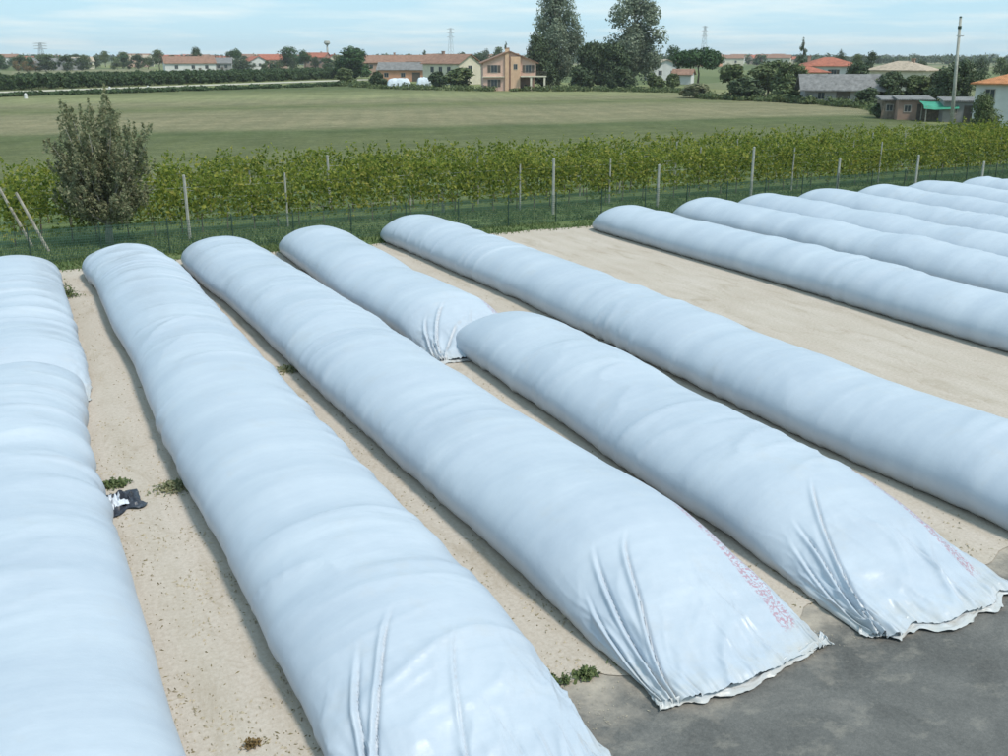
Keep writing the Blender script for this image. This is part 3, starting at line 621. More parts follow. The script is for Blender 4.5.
def litter(name, label, n, lanes, size, mat, seed, hgt, cat):
    rs = np.random.RandomState(seed); V = []; F = []
    for i in range(n):
        x0, x1, y0, y1 = lanes[rs.randint(len(lanes))]; x = rs.uniform(x0, x1); y = y0+(y1-y0)*rs.rand()**1.5
        if vnoise(np.array([x/.5]), np.array([y/.7]), seed)[0] < rs.uniform(-.5, .6): continue
        a = rs.uniform(0, 6.28); s = size*rs.uniform(.35, 1.3); l = s*rs.uniform(.7, 1.9); c, d = math.cos(a), math.sin(a); k = len(V); hz = hgt*rs.uniform(.4, 1.2)
        for p, q, z in ((-l, 0, .001), (0, -s*.5, .002), (l, 0, .001), (0, s*.5, .002), (0, 0, hz)):
            V.append((x+p*c-q*d, y+p*d+q*c, z))
        F += [(k, k+1, k+4), (k+1, k+2, k+4), (k+2, k+3, k+4), (k+3, k, k+4)]
    tag(obj(name, V, F, mat), label, cat, kind='stuff')
LANES = [(.7, 2.45, 9.3, 38), (.7, 2.45, 9.3, 22), (.9, 2.4, 9.3, 18), (4.9, 6.2, 9.3, 38), (8.4, 9.8, 9.3, 30), (12.4, 14, 9.3, 38), (4.9, 6.3, 9.3, 20)]
litter('straw_litter', 'bits of dry straw and leaf scattered on the sand lanes', 1700, LANES, .021, LIT, 31, .018, 'litter')
litter('soil_clods', 'small clods of earth strewn on the sand lanes', 4200, LANES, .022, CLOD, 32, .03, 'soil')
litter('edge_grit', 'sand and grit spilled over the edge of the concrete', 2200, [(-3, 20, 8.3, 9.4)], .011, CLOD, 33, .008, 'grit')

# ------------------------------------------------------------------ houses
def roof_gable(m, w_, d, z, h, ov=.5, th=.18, ridge='x'):
    a = (d if ridge == 'x' else w_)/2; L = (w_ if ridge == 'x' else d)/2+ov; k = h/a; e = a+ov
    poly = [(-e, z-ov*k), (0, z+h), (e, z-ov*k), (e, z-ov*k+th), (0, z+h+th), (-e, z-ov*k+th)]
    m.prism([poly[0], poly[1], poly[4], poly[5]], 'x' if ridge == 'x' else 'y', -L, L); m.prism([poly[1], poly[2], poly[3], poly[4]], 'x' if ridge == 'x' else 'y', -L, L)
def roof_hip(m, w_, d, z, h, ov=.5, th=.15):
    x, y = w_/2+ov, d/2+ov; r = max(0, w_/2-d/2) if w_ >= d else 0; ry = max(0, d/2-w_/2) if d > w_ else 0
    V = [(-x, -y, z), (x, -y, z), (x, y, z), (-x, y, z), (-x, -y, z+th), (x, -y, z+th), (x, y, z+th), (-x, y, z+th), (-r, -ry, z+th+h), (r, ry, z+th+h)]
    F = [(3, 2, 1, 0), (0, 1, 5, 4), (1, 2, 6, 5), (2, 3, 7, 6), (3, 0, 4, 7)]
    F += [(4, 5, 9, 8), (5, 6, 9), (6, 7, 8, 9), (7, 4, 8)] if r else [(4, 5, 8), (5, 6, 9, 8), (6, 7, 9), (7, 4, 8, 9)]
    m.add(V, F)
def window(root, x, z, ww, wh, y, shut=False, side=None):
    """window on the front face y (or on the side face when side = +-half width)"""
    def conv(mb):
        if side is None: return mb
        s = 1 if side > 0 else -1
        mb.V = [((side-s*.0)+s*(-(v[1]-y)), (v[0]-x)+x, v[2]) for v in mb.V]; return mb
    f = MB(); t = .09
    f.box(x-ww/2-t, x+ww/2+t, y-.06, y-.004, z-t, z).box(x-ww/2-t, x+ww/2+t, y-.06, y-.004, z+wh, z+wh+t)
    f.box(x-ww/2-t, x-ww/2, y-.06, y-.004, z, z+wh).box(x+ww/2, x+ww/2+t, y-.06, y-.004, z, z+wh)
    root_f = conv(f).build('window', FRAME, root)
    p = MB(); p.box(x-ww/2, x+ww/2, y-.025, y-.003, z, z+wh); conv(p).build('pane', GLASS, root_f)
    b = MB(); b.box(x-.025, x+.025, y-.045, y-.026, z, z+wh); conv(b).build('glazing_bar', FRAME, root_f)
    if shut:
        for s in (-1, 1):
            q = MB(); xa = x+s*(ww/2+t+.01); xb = xa+s*ww*.5; q.box(min(xa, xb), max(xa, xb), y-.05, y-.005, z-.02, z+wh+.02); conv(q).build('shutter', SHUT, root_f)
def facing(x, y, off=0): return math.atan2(-x, y)*1.0+R(off)     # local -y looks back to the yard
def house(name, label, u, vb, w_, d, hw, hr, wall, roof, kind='x', off=0, wins=(), doors=(), chim=(), group=None, side=(), cat='house', ov=.5, pos=None):
    x, y = pos or G(u, vb); root = thing(name, label, cat, (x, y, -.04), facing(x, y, off), group)
    m = MB()
    if kind == 'hip': m.box(-w_/2, w_/2, -d/2, d/2, 0, hw)
    elif kind == 'x': m.prism([(-d/2, 0), (d/2, 0), (d/2, hw), (0, hw+hr), (-d/2, hw)], 'x', -w_/2, w_/2)
    elif kind == 'y': m.prism([(-w_/2, 0), (w_/2, 0), (w_/2, hw), (0, hw+hr), (-w_/2, hw)], 'y', -d/2, d/2)
    else: m.box(-w_/2, w_/2, -d/2, d/2, 0, hw)
    m.build('wall', wall, root)
    m = MB()
    if kind == 'hip': roof_hip(m, w_, d, hw+.003, hr, ov)
    elif kind in 'xy': roof_gable(m, w_, d, hw+.02, hr, ov, .18, kind)
    else: m.prism([(-d/2-ov, hw+.01), (d/2+ov, hw+.01+hr), (d/2+ov, hw+.16+hr), (-d/2-ov, hw+.16)], 'x', -w_/2-ov*.6, w_/2+ov*.6)
    rf = m.build('roof', roof, root)
    for cx, cy, cz, ch in chim:
        m = MB(); m.box(cx-.35, cx+.35, cy-.3, cy+.3, cz, cz+ch).box(cx-.45, cx+.45, cy-.4, cy+.4, cz+ch+.002, cz+ch+.15); m.build('chimney', W_BRICK, rf)
    for q in wins: window(root, *q[:4], -d/2, len(q) > 4)
    for q in side: window(root, q[0], q[1], q[2], q[3], -d/2, False, q[4]*w_/2)
    for dx_, dw, dh in doors:
        m = MB(); m.box(dx_-dw/2, dx_+dw/2, -d/2-.05, -d/2-.004, 0, dh); dd = m.build('door', SHUT, root)
        m = MB(); m.box(dx_+dw*.32, dx_+dw*.38, -d/2-.09, -d/2-.052, 1., 1.15); m.build('handle', GALV, dd)
    return root

# the two-tone orange house
def orange_house():
    x, y = G(508, 90); root = thing('two_storey_house', 'two-storey pinkish orange house with yellow stair tower in its gable, beside tall poplar', 'house', (x, y, -.04), facing(x, y, 4))
    W_, D_, hw, hr = 11.6, 10., 5.9, 2.3
    MB().prism([(-W_/2, 0), (.6, 0), (.6, 3.05), (W_/2, 3.05), (W_/2, hw), (0, hw+hr), (-W_/2, hw)], 'y', -D_/2, D_/2).build('wall', W_PINK, root)
    MB().box(.61, W_/2-.1, -D_/2+2.4, D_/2-.2, 0, 3.04).build('porch_back_wall', W_BRICK, root)
    m = MB(); roof_gable(m, W_, D_, hw+.02, hr, .6, .2, 'y'); rf = m.build('roof', ROOF_BRN, root)
    MB().box(.2, 2.3, -D_/2-.55, -D_/2-.003, 0, hw+1.3).build('stair_tower', W_YEL, root)
    MB().box(-1.0, -.2, -D_/2-.4, -D_/2-.004, 0, hw+2.9).build('chimney_stack', W_YEL, root)
    MB().box(2.31, W_/2+2.2, -D_/2-1.5, -D_/2-.003, 2.95, 3.2).build('balcony', W_CREAM, root)
    m = MB()
    for k in range(24): xx = 2.4+k*(W_/2-.3)/23*1.02; m.box(xx, xx+.05, -D_/2-1.45, -D_/2-1.4, 3.203, 4.1)
    m.box(2.35, W_/2+2.1, -D_/2-1.47, -D_/2-1.38, 4.103, 4.18); m.build('balcony_railing', SHUT, root)
    for px_ in (4.6, 7.6): MB().box(px_-.2, px_+.2, -D_/2-1.4, -D_/2-1.0, 0, 2.947).build('porch_pillar', W_CREAM, root)
    MB().box(-W_/2-.2, -1.1, -D_/2-.5, -D_/2-.004, 2.9, 3.06).build('string_course', W_CREAM, root)
    for q in ((-3.4, 3.9, 1.3, 1.5), (-3.4, .9, 1.3, 1.5), (4.1, 3.9, 1.2, 1.5)): window(root, *q, -D_/2, True)
    window(root, 1.25, 4.6, .7, 1., -D_/2-.552)
    m = MB(); m.box(-.4, .4, 1, 1.7, hw+1.4, hw+3.2); m.build('chimney', W_BRICK, rf)
orange_house()
house('white_gabled_house', 'house with white gable end and long brown roof, left of the orange house', 452, 84, 13, 9, 5.4, 2.2, W_CREAM, ROOF_BRN, 'x', -42, [(-3, 3.2, 1.1, 1.3), (0, 3.2, 1.1, 1.3), (3, 3.2, 1.1, 1.3)], [(1.2, 1.1, 2.2)], [(-3, 0, 7.2, 1.2)], side=[(.0, 3.2, 1.4, 1.6, 1)])
house('long_barn', 'long low barn with grey roof and terracotta walls', 405, 81, 15, 8, 3.4, 1.9, W_TERRA, ROOF_GREY, 'x', -8, [(-5, 1.3, 1.2, 1.1), (0, 1.3, 1.2, 1.1)], [(4, 2.4, 2.6)])
house('farmhouse', 'brown-roofed farmhouse standing behind the long low barn', 385, 75, 20, 9, 4.8, 2.5, W_BRICK, ROOF_BRN, 'x', 10, [(-6, 2.6, 1.2, 1.3), (0, 2.6, 1.2, 1.3), (6, 2.6, 1.2, 1.3)], [], [(4, 0, 7, 1.3)])
house('low_outbuilding', 'low brown outbuilding behind the white gabled house', 432, 77, 16, 8, 5.4, 2., W_GREY, ROOF_BRN, 'x', -14, [(-4, 2, 1.2, 1.2)])
# right hand village
house('red_roofed_house', 'white house with a red hipped roof behind the grey barn', 826, 88, 11.6, 9.5, 5., 1.9, W_WHITE, ROOF_RED, 'hip', 14, [(-3.4, 2.9, 1.2, 1.4, 1), (.2, 2.9, 1.2, 1.4, 1)], [(3, 1.2, 2.2)], [(-4.2, 1.5, 5.6, 1.6)], ov=.8)
house('red_roofed_wing', 'low wing with a red roof leaning against the hip-roofed house', 806, 93, 6.5, 6, 4.1, 1.1, W_CREAM, ROOF_RED, 'hip', 14, [(-1, 1.5, 1.1, 1.3)], ov=.6)
house('grey_barn', 'open-fronted barn with a broad grey roof, in front of the red-roofed house', 838, 103, 11.5, 7, 2.5, 1.9, W_GREY, ROOF_GREY, 'x', 8, [(-3.2, .8, 1., 1.)], [(.2, 2.2, 2.1), (3.6, 2., 2.)], ov=.9)
house('pale_roofed_house', 'house with a faded beige hipped roof between dark trees', 900, 92, 11.5, 9, 4.4, 1.8, W_CREAM, ROOF_PALE, 'hip', -18, [(-3, 1.6, 1.1, 1.3), (3, 1.6, 1.1, 1.3)], [], [(2, 0, 5.4, 1.3)], ov=.7)
def sheds():
    spec = [(893, 118, 3.6, 2.2, PLANK, 'weathered plank shed at the end of the shed row'), (911, 119, 4., 2.3, W_BRICK, 'brown brick shed with pale door in the shed row'), (957, 121, 4., 2.3, W_GREY, 'grey shed beside the utility pole')]
    for u, v, wd, h, mt, lb in spec:
        house('shed', lb, u, v, wd, 3.2, h, .3, mt, ROOF_GREY, 's', 12, [(-.9, 1., .7, .7)], [(.7, .95, 1.9)], group='sheds in a row', cat='shed', ov=.35)
    x, y = G(937, 121); root = thing('tarp_shelter', 'open lean-to draped with a bright green tarpaulin', 'shelter', (x, y, 0), facing(x, y, 12))
    for sx in (-1.6, 1.6):
        for sy in (-1.3, 1.3): MB().tube((sx, sy, -.02), (sx, sy, 1.75 if sy < 0 else 2.2), .06).build('post', WOODP, root)
    m_ = 20; g = np.linspace(-1, 1, m_); U, V_ = np.meshgrid(g, g, indexing='ij'); Z = 2.02+.24*V_-.09*(1-U*U)-.5*np.clip(-V_-.72, 0, 1)*2+.05*vnoise(U*3, V_*3, 3)
    idx = np.arange(m_*m_).reshape(m_, m_); obj('tarpaulin', np.stack([U*1.95, V_*1.6, Z], -1).reshape(-1, 3), np.stack([idx[:-1, :-1], idx[1:, :-1], idx[1:, 1:], idx[:-1, 1:]], -1).reshape(-1, 4), TARP_G, root, True)
    MB().box(-1.7, 1.7, 1.38, 1.44, 0, 1.9).build('back_wall', PLANK, root)
sheds()
house('orange_roofed_house', 'white two-storey house with an orange roof behind the upright shrub', 1016, 126, 7.5, 8, 4.5, 1.3, W_WHITE, ROOF_ORG, 'hip', -12, [(-2.2, 2.9, .9, 1.1), (.4, 2.9, .9, 1.1), (-2.2, .7, 1., 1.2)], [(.6, 1., 2.1)], ov=.5)
house('cottage', 'white cottage with a pale roof half hidden behind the loose poplar', 662, 80, 9, 8, 4.2, 1.9, W_WHITE, ROOF_PALE, 'y', 18, [(-2, 1.6, 1.1, 1.3), (2, 1.6, 1.1, 1.3)])
house('cottage', 'small white cottage beside the umbrella pine', 683, 84, 5, 5, 2.6, 1.2, W_WHITE, ROOF_BRN, 'x', -10, [(-1, 1, .9, .9)])
# houses on the left, beyond the orchard
LH = [(190, 73, 21, 10, 4.2, 2.6, W_WHITE, ROOF_BRN, 'x', 6, 'long white farmhouse with a brown roof beyond the orchard'), (218, 72, 13, 8, 4.0, 2.2, W_GREY, ROOF_GREY, 'x', -4, 'grey-roofed farm building beside the long white farmhouse'),
      (256, 70.5, 9, 10, 4.6, 2.2, W_WHITE, ROOF_RED, 'y', 20, 'white house with gable end turned to the orchard'), (273, 69, 15, 9, 5.2, 2.6, W_PINK, ROOF_RED, 'x', 8, 'pinkish house with a red roof beyond the orchard'),
      (318, 68, 14, 9, 6.2, 2.6, W_BRICK, ROOF_RED, 'x', -30, 'tall brick house with red roof next to the round dark tree'), (333, 68, 6, 8, 5.5, 2.2, W_CREAM, ROOF_RED, 'y', 10, 'narrow cream house next to the tall brick house'),
      (82, 69, 12, 9, 4.2, 2., W_CREAM, ROOF_PALE, 'x', 12, 'bright cream house with flat pale roof beyond the orchard'), (58, 70, 22, 9, 3.6, 2.2, W_GREY, ROOF_GREY, 'x', -5, 'long grey barn beyond the left end of the orchard'),
      (138, 67, 13, 9, 5.2, 2.2, W_PINK, ROOF_PALE, 'x', 5, 'low pink house among trees beyond the orchard'), (10, 66, 12, 9, 6, 2., W_WHITE, ROOF_BRN, 'x', 0, 'white house beyond the autumn coloured bushes')]
for u, v, w_, d, hw, hr, wl, rf, k, off, lb in LH:
    house('village_house', lb, u, v, w_, d, hw, hr, wl, rf, k, off, [(-w_*.28, hw*.45, 1.3, 1.4), (w_*.05, hw*.45, 1.3, 1.4), (w_*.32, hw*.45, 1.3, 1.4)], [(w_*.18, 1.2, 2.2)], [(w_*.2, 0, hw+hr*.6, 1.6)], group='village houses beyond the orchard')
rs = np.random.RandomState(19)
for k in range(60):
    u = rs.uniform(365, 790) if k < 36 else rs.uniform(20, 360); v = rs.uniform(59.5, 66.5); w_ = rs.uniform(10, 22)
    if 530 < u < 640: u = rs.uniform(730, 785)
    house('far_house', 'tiny tiled-roof house in the far village on the plain', u, v, w_, 9, rs.uniform(4, 6.5), rs.uniform(1.8, 2.8), (W_CREAM, W_PINK, W_WHITE, W_TERRA)[rs.randint(4)], (ROOF_RED, ROOF_BRN, ROOF_PALE, ROOF_BRN)[rs.randint(4)], 'x', rs.uniform(-40, 40), [(-w_*.25, 2, 1.4, 1.5), (w_*.2, 2, 1.4, 1.5)], group='houses of the far village')
# covered heaps in front of the long barn
def heap(label, u, v, L, wd, h, seed):
    x, y = G(u, v); m_ = 26; g = np.linspace(-1, 1, m_); U, V_ = np.meshgrid(g, g, indexing='ij')
    Z = h*np.clip(1-U**6, 0, 1)**.5*np.clip(1-V_**4, 0, 1)**.6*(1+.12*vnoise(U*3, V_*2, seed))+.03*vnoise(U*9, V_*9, seed); Z = np.maximum(Z, -.03)
    idx = np.arange(m_*m_).reshape(m_, m_); o = obj('covered_heap', np.stack([U*L/2, V_*wd/2, Z], -1).reshape(-1, 3), np.stack([idx[:-1, :-1], idx[1:, :-1], idx[1:, 1:], idx[:-1, 1:]], -1).reshape(-1, 4), TARP_P, None, True)
    o.location = (x, y, 0); o.rotation_euler.z = facing(x, y, 5); tag(o, label, 'heap', 'tarpaulin covered heaps')
heap('long pale tarpaulin-covered heap in front of the terracotta barn', 399, 86.5, 6., 3, 1.9, 3)
heap('rounded pale tarpaulin-covered heap beside the olive bush', 424, 85.5, 3.6, 3, 1.9, 4)

# ------------------------------------------------------------------ trees of the village
tree('poplar', 'tall silvery poplar whose top leaves the picture, beside the orange house', 558, 88, -16, 60, 'poplar', L_POP, 15000, 60, .5, gaps=.32, seed=12, bark=BARKP)
tree('broad_tree', 'dark leafy tree in front of the lower half of the tall poplar', 543, 89, 33, 46, 'thicket', L_DARK, 6500, 26, .5, seed=15)
tree('poplar', 'loose round-topped poplar with see-through lower crown, right of the dark thicket', 632, 87, -1, 66, 'poplar', L_POP, 13000, 60, .5, gaps=.26, seed=31, bark=BARKP)
tree('broad_tree', 'dark thicket tree between the two poplars, the taller one', 588, 89, 40, 42, 'thicket', L_DARK, 5200, 22, .5, seed=44, group='dark thicket trees')
tree('broad_tree', 'dark thicket tree between the two poplars, the wider one', 611, 89.5, 44, 42, 'thicket', L_DARK, 5200, 22, .5, seed=45, group='dark thicket trees')
tree('broad_tree', 'mid green tree filling the gap behind the dark thicket', 603, 83, 46, 52, 'thicket', L_MID, 4200, 22, .5, seed=143)
tree('bush', 'dark low bush under the two poplars', 580, 90, 62, 30, 'bush', L_DARK, 2600, 12, .45, cat='bush', seed=46)
tree('bush', 'dark low bush at the foot of the loose poplar', 622, 90.5, 64, 30, 'bush', L_DARK, 2600, 12, .45, cat='bush', seed=47)
tree('bush', 'bright green bush in front of the white cottage', 656, 89, 70, 22, 'bush', L_MID, 2200, 12, .45, cat='bush', seed=48)
tree('bush', 'rounded green bush at the edge of the field beside the cottage', 672, 89.5, 72, 16, 'bush', L_MID, 1800, 10, .45, cat='bush', seed=49)
tree('umbrella_pine', 'umbrella pine with flat round dark green crown and bare trunk', 697, 89, 46, 48, 'umbrella', L_PINE, 6000, 26, .5, seed=50, gaps=.12)
tree('round_tree', 'round dark green tree at the right end of the orchard', 353, 79, 46, 46, 'thicket', L_PINE, 5000, 24, .6, seed=51, gaps=.15)
tree('bush', 'olive bush in front of the white gabled house', 458, 88, 67, 36, 'bush', L_MID, 3400, 14, .45, cat='bush', seed=52)
tree('bush', 'dark bush between the two covered heaps', 437, 87, 70, 20, 'bush', L_DARK, 1800, 10, .45, cat='bush', seed=53)
tree('bush', 'dark bush at the corner of the terracotta barn', 378, 86, 70, 18, 'bush', L_DARK, 1800, 10, .45, cat='bush', seed=54)
tree('bush', 'light green bush at the right end of the orchard track', 345, 84, 68, 22, 'bush', L_MID, 2000, 10, .45, cat='bush', seed=55)
tree('conifer', 'small dark conifer rising behind the roof of the orange house', 506, 84, 42, 13, 'conifer', L_DARK, 1600, 14, .5, seed=56)
tree('conifer', 'dark conifer standing behind the red-roofed house', 800, 86, 38, 19, 'conifer', L_DARK, 2400, 16, .4, seed=57)
tree('broad_tree', 'dense olive green tree left of the red-roofed house, the largest there', 768, 95, 60, 52, 'thicket', L_MID, 5200, 26, .4, seed=58, gaps=.15)
tree('thicket_tree', 'low spreading tree between scrubby bush and dense olive green tree', 733, 97, 66, 38, 'thicket', L_MID, 3600, 20, .4, seed=159)
tree('thicket_tree', 'olive green tree against the left wing of the red-roofed house', 788, 97, 61, 40, 'thicket', L_MID, 3600, 20, .4, seed=160)
tree('thicket_tree', 'dark tree behind the right end of the grey barn', 858, 96, 62, 34, 'thicket', L_DARK, 3600, 20, .4, seed=161)
tree('thicket_tree', 'dark tree between beige-roofed house and the tree behind the pole', 934, 104, 72, 30, 'thicket', L_DARK, 3600, 20, .35, seed=162)
tree('bush', 'dark bush under the dense olive green tree', 744, 100, 76, 40, 'bush', L_DARK, 3000, 14, .35, cat='bush', seed=59)
tree('bush', 'leafy bush at the field edge in front of the grey barn', 787, 101, 80, 34, 'bush', L_MID, 2600, 14, .35, cat='bush', seed=60)
tree('bush', 'pale scrubby bush at the foot of the umbrella pine', 697, 98, 82, 34, 'bush', L_OLIVE, 2200, 12, .35, cat='bush', seed=61, gaps=.35)
tree('broad_tree', 'dark rounded tree in front of the beige-roofed house', 888, 104, 72, 40, 'thicket', L_DARK, 4200, 20, .32, seed=62, gaps=.12)
tree('broad_tree', 'green rounded tree beside the beige-roofed house', 914, 104, 76, 32, 'thicket', L_MID, 3600, 18, .32, seed=63, gaps=.15)
tree('broad_tree', 'big dark tree behind the utility pole', 954, 106, 55, 56, 'thicket', L_DARK, 6200, 26, .32, seed=64, gaps=.15)
tree('shrub', 'upright green shrub beside the white orange-roofed house', 979, 136, 88, 34, 'bush', L_MID, 5200, 18, .2, cat='bush', seed=65, gaps=.15)
tree('broad_tree', 'slim tree beyond the red-roofed house', 868, 84, 52, 26, 'thicket', L_DARK, 2600, 14, .45, seed=66)
tree('bush', 'dark bush beside the grey barn', 866, 107, 86, 28, 'bush', L_DARK, 2400, 12, .3, cat='bush', seed=67)
tree('bush', 'low bush at the end of the shed row', 878, 118, 103, 18, 'bush', L_DARK, 1600, 10, .25, cat='bush', seed=68)
GT = [(198, 70, 46, 16, 'broad', L_DARK), (236, 70, 48, 20, 'umbrella', L_PINE), (243, 71, 56, 24, 'bush', L_DARK), (292, 70, 47, 34, 'broad', L_PINE), (306, 71, 50, 22, 'broad', L_PINE), (160, 69, 50, 18, 'broad', L_MID), (148, 69, 55, 14, 'bush', L_MID),
      (125, 68, 52, 14, 'broad', L_MID), (106, 67, 51, 14, 'broad', L_MID), (96, 68, 55, 12, 'bush', L_DARK), (50, 66, 55, 14, 'broad', L_DARK), (172, 69, 54, 16, 'bush', L_DARK), (282, 70, 58, 18, 'bush', L_MID), (338, 72, 55, 14, 'broad', L_MID), (498, 68, 47, 18, 'broad', L_MID), (485, 68, 49, 14, 'broad', L_DARK), (645, 80, 54, 16, 'broad', L_MID), (672, 78, 46, 22, 'broad', L_PINE), (640, 72, 58, 18, 'bush', L_MID),
      (838, 78, 50, 14, 'broad', L_DARK), (855, 80, 54, 18, 'broad', L_MID), (920, 78, 58, 16, 'bush', L_DARK), (1000, 82, 58, 22, 'broad', L_MID), (372, 72, 56, 16, 'broad', L_MID), (425, 70, 50, 14, 'conifer', L_DARK), (440, 70, 52, 22, 'bush', L_DARK), (410, 70, 54, 16, 'broad', L_MID), (980, 80, 57, 20, 'broad', L_DARK), (725, 78, 62, 14, 'bush', L_MID)]
for k, (u, vb, vt, wp, sh, mt) in enumerate(GT):
    lb = {'broad': 'leafy tree', 'umbrella': 'umbrella pine', 'bush': 'low bush', 'conifer': 'narrow conifer'}[sh]
    tone = {'dark_leaf': 'dark', 'pine_leaf': 'deep green', 'mid_leaf': 'mid green'}[mt.name]
    tree('village_tree', '%s %s among the village roofs on the plain' % (tone, lb), u, vb, vt, wp, sh, mt, 1500, 16, None, tone+' '+lb+' of the village', variant=k % 2, seed=400+k)
# trees filling the plain between the houses
FILL = {}
rs = np.random.RandomState(51)
def filler(u, v, hm, wm, mt, label, grp):
    k = (mt.name, rs.randint(3))
    if k not in FILL: FILL[k] = crown_mesh('crown', rlobes(900+len(FILL), 16, 'thicket'), 1100, .06, mt, 930+len(FILL), .12)
    x, y = G(u, v); root = thing('village_tree', label, 'tree', (x, y, -.03), rs.uniform(0, 6.28), grp)
    inst('crown', FILL[k], root, scale=(wm, wm, hm)); inst('trunk', trunk_mesh('thicket', BARK), root, scale=(hm*.6, hm*.6, hm))
for k in range(300):
    v = 58.+13.5*rs.rand()**1.2; u = rs.uniform(-10, 500) if k < 195 else rs.uniform(640, 1015)
    if k >= 195: v = 58.5+rs.rand()*8
    if 700 < u < 745 and v > 60: continue
    if 880 < u and v > 63: continue
    hm = min(rs.uniform(4, 9.5), 7.5+(60-min(v, 60))*2+rs.uniform(0, 2)); mt, tn = ((L_DARK, 'dark'), (L_MID, 'mid green'), (L_PINE, 'deep green'))[rs.randint(3)]
    filler(u, v, hm, hm*rs.uniform(.9, 1.6), mt, tn+' rounded tree standing between the houses of the plain', tn+' rounded trees of the plain')
# scrub along the far edge of the field
P = []; D = []
EDGE = [(335, 86), (380, 89), (480, 91.5), (590, 91.5), (680, 93), (700, 99), (790, 103), (868, 109), (884, 120)]
for (u0, v0), (u1, v1) in zip(EDGE[:-1], EDGE[1:]):
    for j in range(int((u1-u0)*.55)):
        t = rs.rand(); x, y = G(u0+(u1-u0)*t, v0+(v1-v0)*t-rs.uniform(0, 1.2)); h = rs.uniform(.4, 1.5); q = rs.randn(60, 3); q /= np.linalg.norm(q, axis=1, keepdims=True)
        P.append(np.array([x, y, h*.45])+q*np.array([1.2, 1., h*.55])*rs.rand(60, 1)**.4); D.append(q)
P = np.concatenate(P); P[:, 2] = np.abs(P[:, 2]); V, F = leaf_quads(P, np.concatenate(D), .36, rs)
tag(obj('field_edge_scrub', V, F, L_MID), 'low green scrub along the far edge of the field', 'scrub', kind='stuff')
for u, v in ((18, 71), (27, 71.5), (36, 71.2)):
    tree('autumn_bush', 'russet autumn bush beyond the left end of the orchard', u, v, 59, 13, 'bush', L_AUT, 900, 9, None, 'autumn bushes beyond the orchard', cat='bush', variant=0, seed=444)

# ------------------------------------------------------------------ orchard and hedge on the left
a = np.array(G(-25, 91.4)); b_ = np.array(G(372, 77.6)); L = np.linalg.norm(b_-a); d = (b_-a)/L; nn = np.array([-d[1], d[0]])
om = [crown_mesh('crown', rlobes(800+k, 12, 'bush'), 620, .11, L_ORCH, 820+k, .12) for k in range(4)]
ot = trunk_mesh('bush', BARK); rs = np.random.RandomState(8)
for row in range(5):
    for k in range(int(L/2.9)):
        p = a+d*(k*2.9+rs.uniform(-.3, .3))+nn*(row*4.6+rs.uniform(-.3, .3))
        h = rs.uniform(3.2, 3.8)
        root = thing('orchard_tree', 'trimmed dark green orchard tree in the front row along the farm track' if row == 0 else 'trimmed dark green orchard tree inside the orchard block', 'tree', (p[0], p[1], -.03), rs.uniform(0, 6.28), 'front row of the orchard' if row == 0 else 'orchard trees in rows')
        inst('crown', om[rs.randint(4)], root, scale=(3.9, 3.9, h*1.08)); inst('trunk', ot, root, scale=(2.6, 2.6, h))
a = np.array(G(-25, 97.4)); b_ = np.array(G(385, 84.5)); L = np.linalg.norm(b_-a); d = (b_-a)/L
rs = np.random.RandomState(9); P = []; D = []
for k in range(150):
    t = rs.rand(); p = a+d*t*L; h = rs.uniform(.4, 1.0)*(1+.3*t); q = rs.randn(110, 3); q /= np.linalg.norm(q, axis=1, keepdims=True)
    P.append(np.array([p[0], p[1], h*.45])+q*np.array([1.5, 1.1, h*.55])*rs.rand(110, 1)**.4+np.array([rs.randn()*.8, rs.randn()*.8, 0])); D.append(q)
P = np.concatenate(P); P[:, 2] = np.abs(P[:, 2]); V, F = leaf_quads(P, np.concatenate(D), .42, rs)
tag(obj('ditch_scrub', V, F, L_ORCH), 'low dark scrub along the ditch beside the farm track', 'scrub', kind='stuff')
for k, (u, v) in enumerate(((26, 98.5), (110, 91), (148, 90))):
    x, y = G(u, v); m = MB(); m.tube((0, 0, -.03), (0, 0, .75), .32, .26, 8); m.tube((0, 0, .75), (0, 0, .95), .26, .08, 8); o = m.build('marker_stone', W_WHITE); o.location = (x, y, 0)
    tag(o, 'small white marker stone at the ditch by the orchard', 'stone', 'white marker stones')

# ------------------------------------------------------------------ far woods on the plain
rs = np.random.RandomState(77); P = []; D = []; SZ = []
for k in range(620):
    u = rs.uniform(-60, 1080); v = 55+rs.uniform(2.2, 9.5)**1.0
    if 700 < u < 745 and v > 61: continue
    x, y = G(u, v); sx = rs.uniform(5, 16); h = rs.uniform(4, 8.6) if v > 58.5 else rs.uniform(6, 11); q = rs.randn(90, 3); q /= np.linalg.norm(q, axis=1, keepdims=True)
    P.append(np.array([x, y, h*.5])+q*np.array([sx, sx*.7, h*.52])*rs.rand(90, 1)**.35*(1+.25*rs.randn(90, 1)*.5)); D.append(q)
P = np.concatenate(P); P[:, 2] = np.abs(P[:, 2]); V, F = leaf_quads(P, np.concatenate(D), 2.4, rs)
tag(obj('distant_woods', V, F, L_FAR), 'far belt of trees and hedges along the horizon', 'woods', kind='stuff')

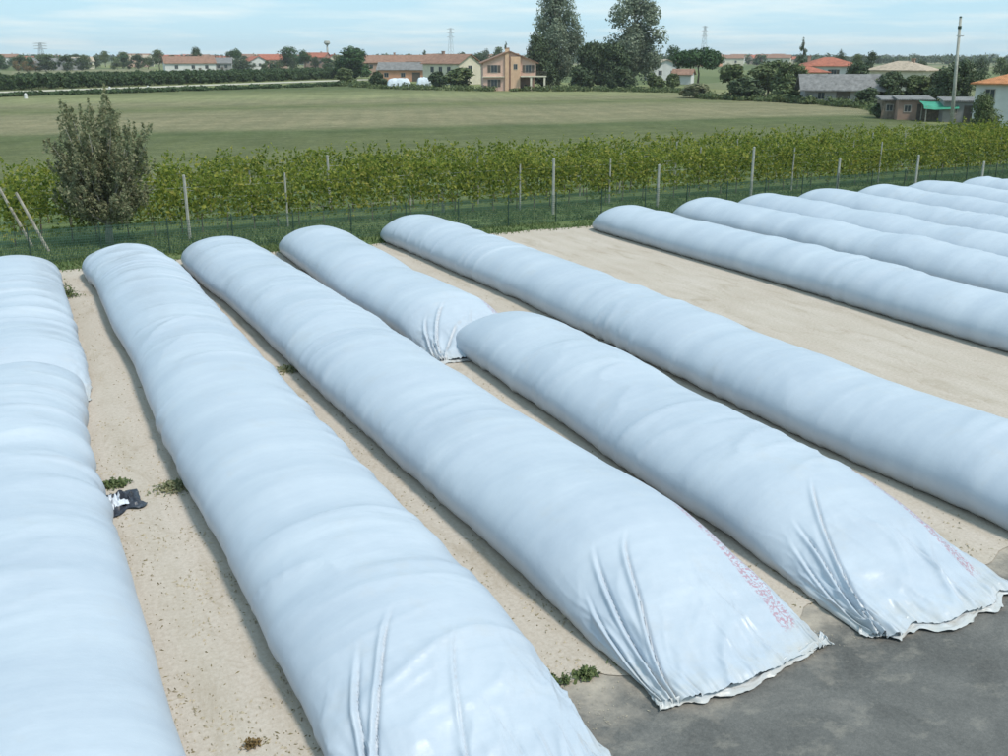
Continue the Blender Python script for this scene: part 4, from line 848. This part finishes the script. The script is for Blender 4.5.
# ------------------------------------------------------------------ utility pole and far pylons
x, y = G(950, 139); s = S(950, 139)
root = thing('utility_pole', 'tall pale concrete utility pole beside the sheds', 'pole', (x, y, 0)); h = 114*s
m = MB(); m.tube((0, 0, -.03), (-.75, 0, h), .19, .11, 10); m.build('shaft', CONCP, root, True)
MB().tube((-.69, 0, h-.95), (-.71, 0, h-.7), .16, .16, 10).build('collar', DARKMET, root)
MB().tube((-.75, 0, h+.002), (-.755, 0, h+.12), .13, .09, 10).build('cap', DARKMET, root)
MB().box(-1.1, -.2, -.16, -.125, h-1.6, h-1.52).build('bracket', GALV, root)
def pylon(label, u, v, vt):
    x, y = G(u, v); h = (v-vt)*S(u, v); root = thing('pylon', label, 'pylon', (x, y, 0), .4, 'far lattice pylons'); m = MB(); r = .14
    def hw(t): return 2.6*(1-t)+.5*t
    Ls = np.linspace(0, 1, 9)
    for sx, sy in ((1, 1), (1, -1), (-1, 1), (-1, -1)):
        m.tube((sx*hw(0), sy*hw(0), -.05), (sx*hw(1), sy*hw(1), h), r, r, 4)
    for t0, t1 in zip(Ls[:-1], Ls[1:]):
        a, b = hw(t0), hw(t1)
        for s in (-1, 1):
            m.tube((-a, s*a, t0*h), (b, s*b, t1*h), r*.7, r*.7, 4); m.tube((s*a, -a, t0*h), (s*b, b, t1*h), r*.7, r*.7, 4)
    m.build('lattice_mast', GALV, root)
    for t in (.74, .86, .97):
        c = MB(); c.tube((-5, 0, h*t), (5, 0, h*t), r, r, 4); c.tube((-5, 0, h*t), (0, 0, h*(t+.04)), r*.7, r*.7, 4); c.tube((5, 0, h*t), (0, 0, h*(t+.04)), r*.7, r*.7, 4); c.build('crossarm', GALV, root)
pylon('faint lattice pylon rising beyond the orchard', 43, 66, 44); pylon('faint lattice pylon rising behind the umbrella pine', 703, 64, 28); pylon('faint lattice pylon behind the white gabled house', 451, 63, 30)
x, y = G(328, 63); s = S(328, 63); root = thing('water_tower', 'far mushroom-shaped water tower behind the tall brick house', 'water tower', (x, y, 0)); h = 21*s
MB().tube((0, 0, -.05), (0, 0, h*.8), 1.0, .8, 10).build('shaft', CONCP, root, True)
m = MB(); m.tube((0, 0, h*.8), (0, 0, h*.9), 1.2, 3.2, 14); m.tube((0, 0, h*.9), (0, 0, h), 3.2, 2.4, 14); m.build('tank', CONCP, root)

# ------------------------------------------------------------------ the air over the plain
hz = MB(); hz.box(-2600, 4600, -500, 5300, -1.2, 62)
m = bpy.data.materials.new('haze'); m.use_nodes = True; nt = m.node_tree; nt.nodes.clear()
mo = N(nt, 'ShaderNodeOutputMaterial'); pv = N(nt, 'ShaderNodeVolumePrincipled'); pv.inputs['Color'].default_value = (.95, .98, 1, 1); pv.inputs['Density'].default_value = .00014; pv.inputs['Anisotropy'].default_value = 0.
nt.links.new(pv.outputs[0], mo.inputs['Volume']); hz.build('haze', m)['kind'] = 'stuff'
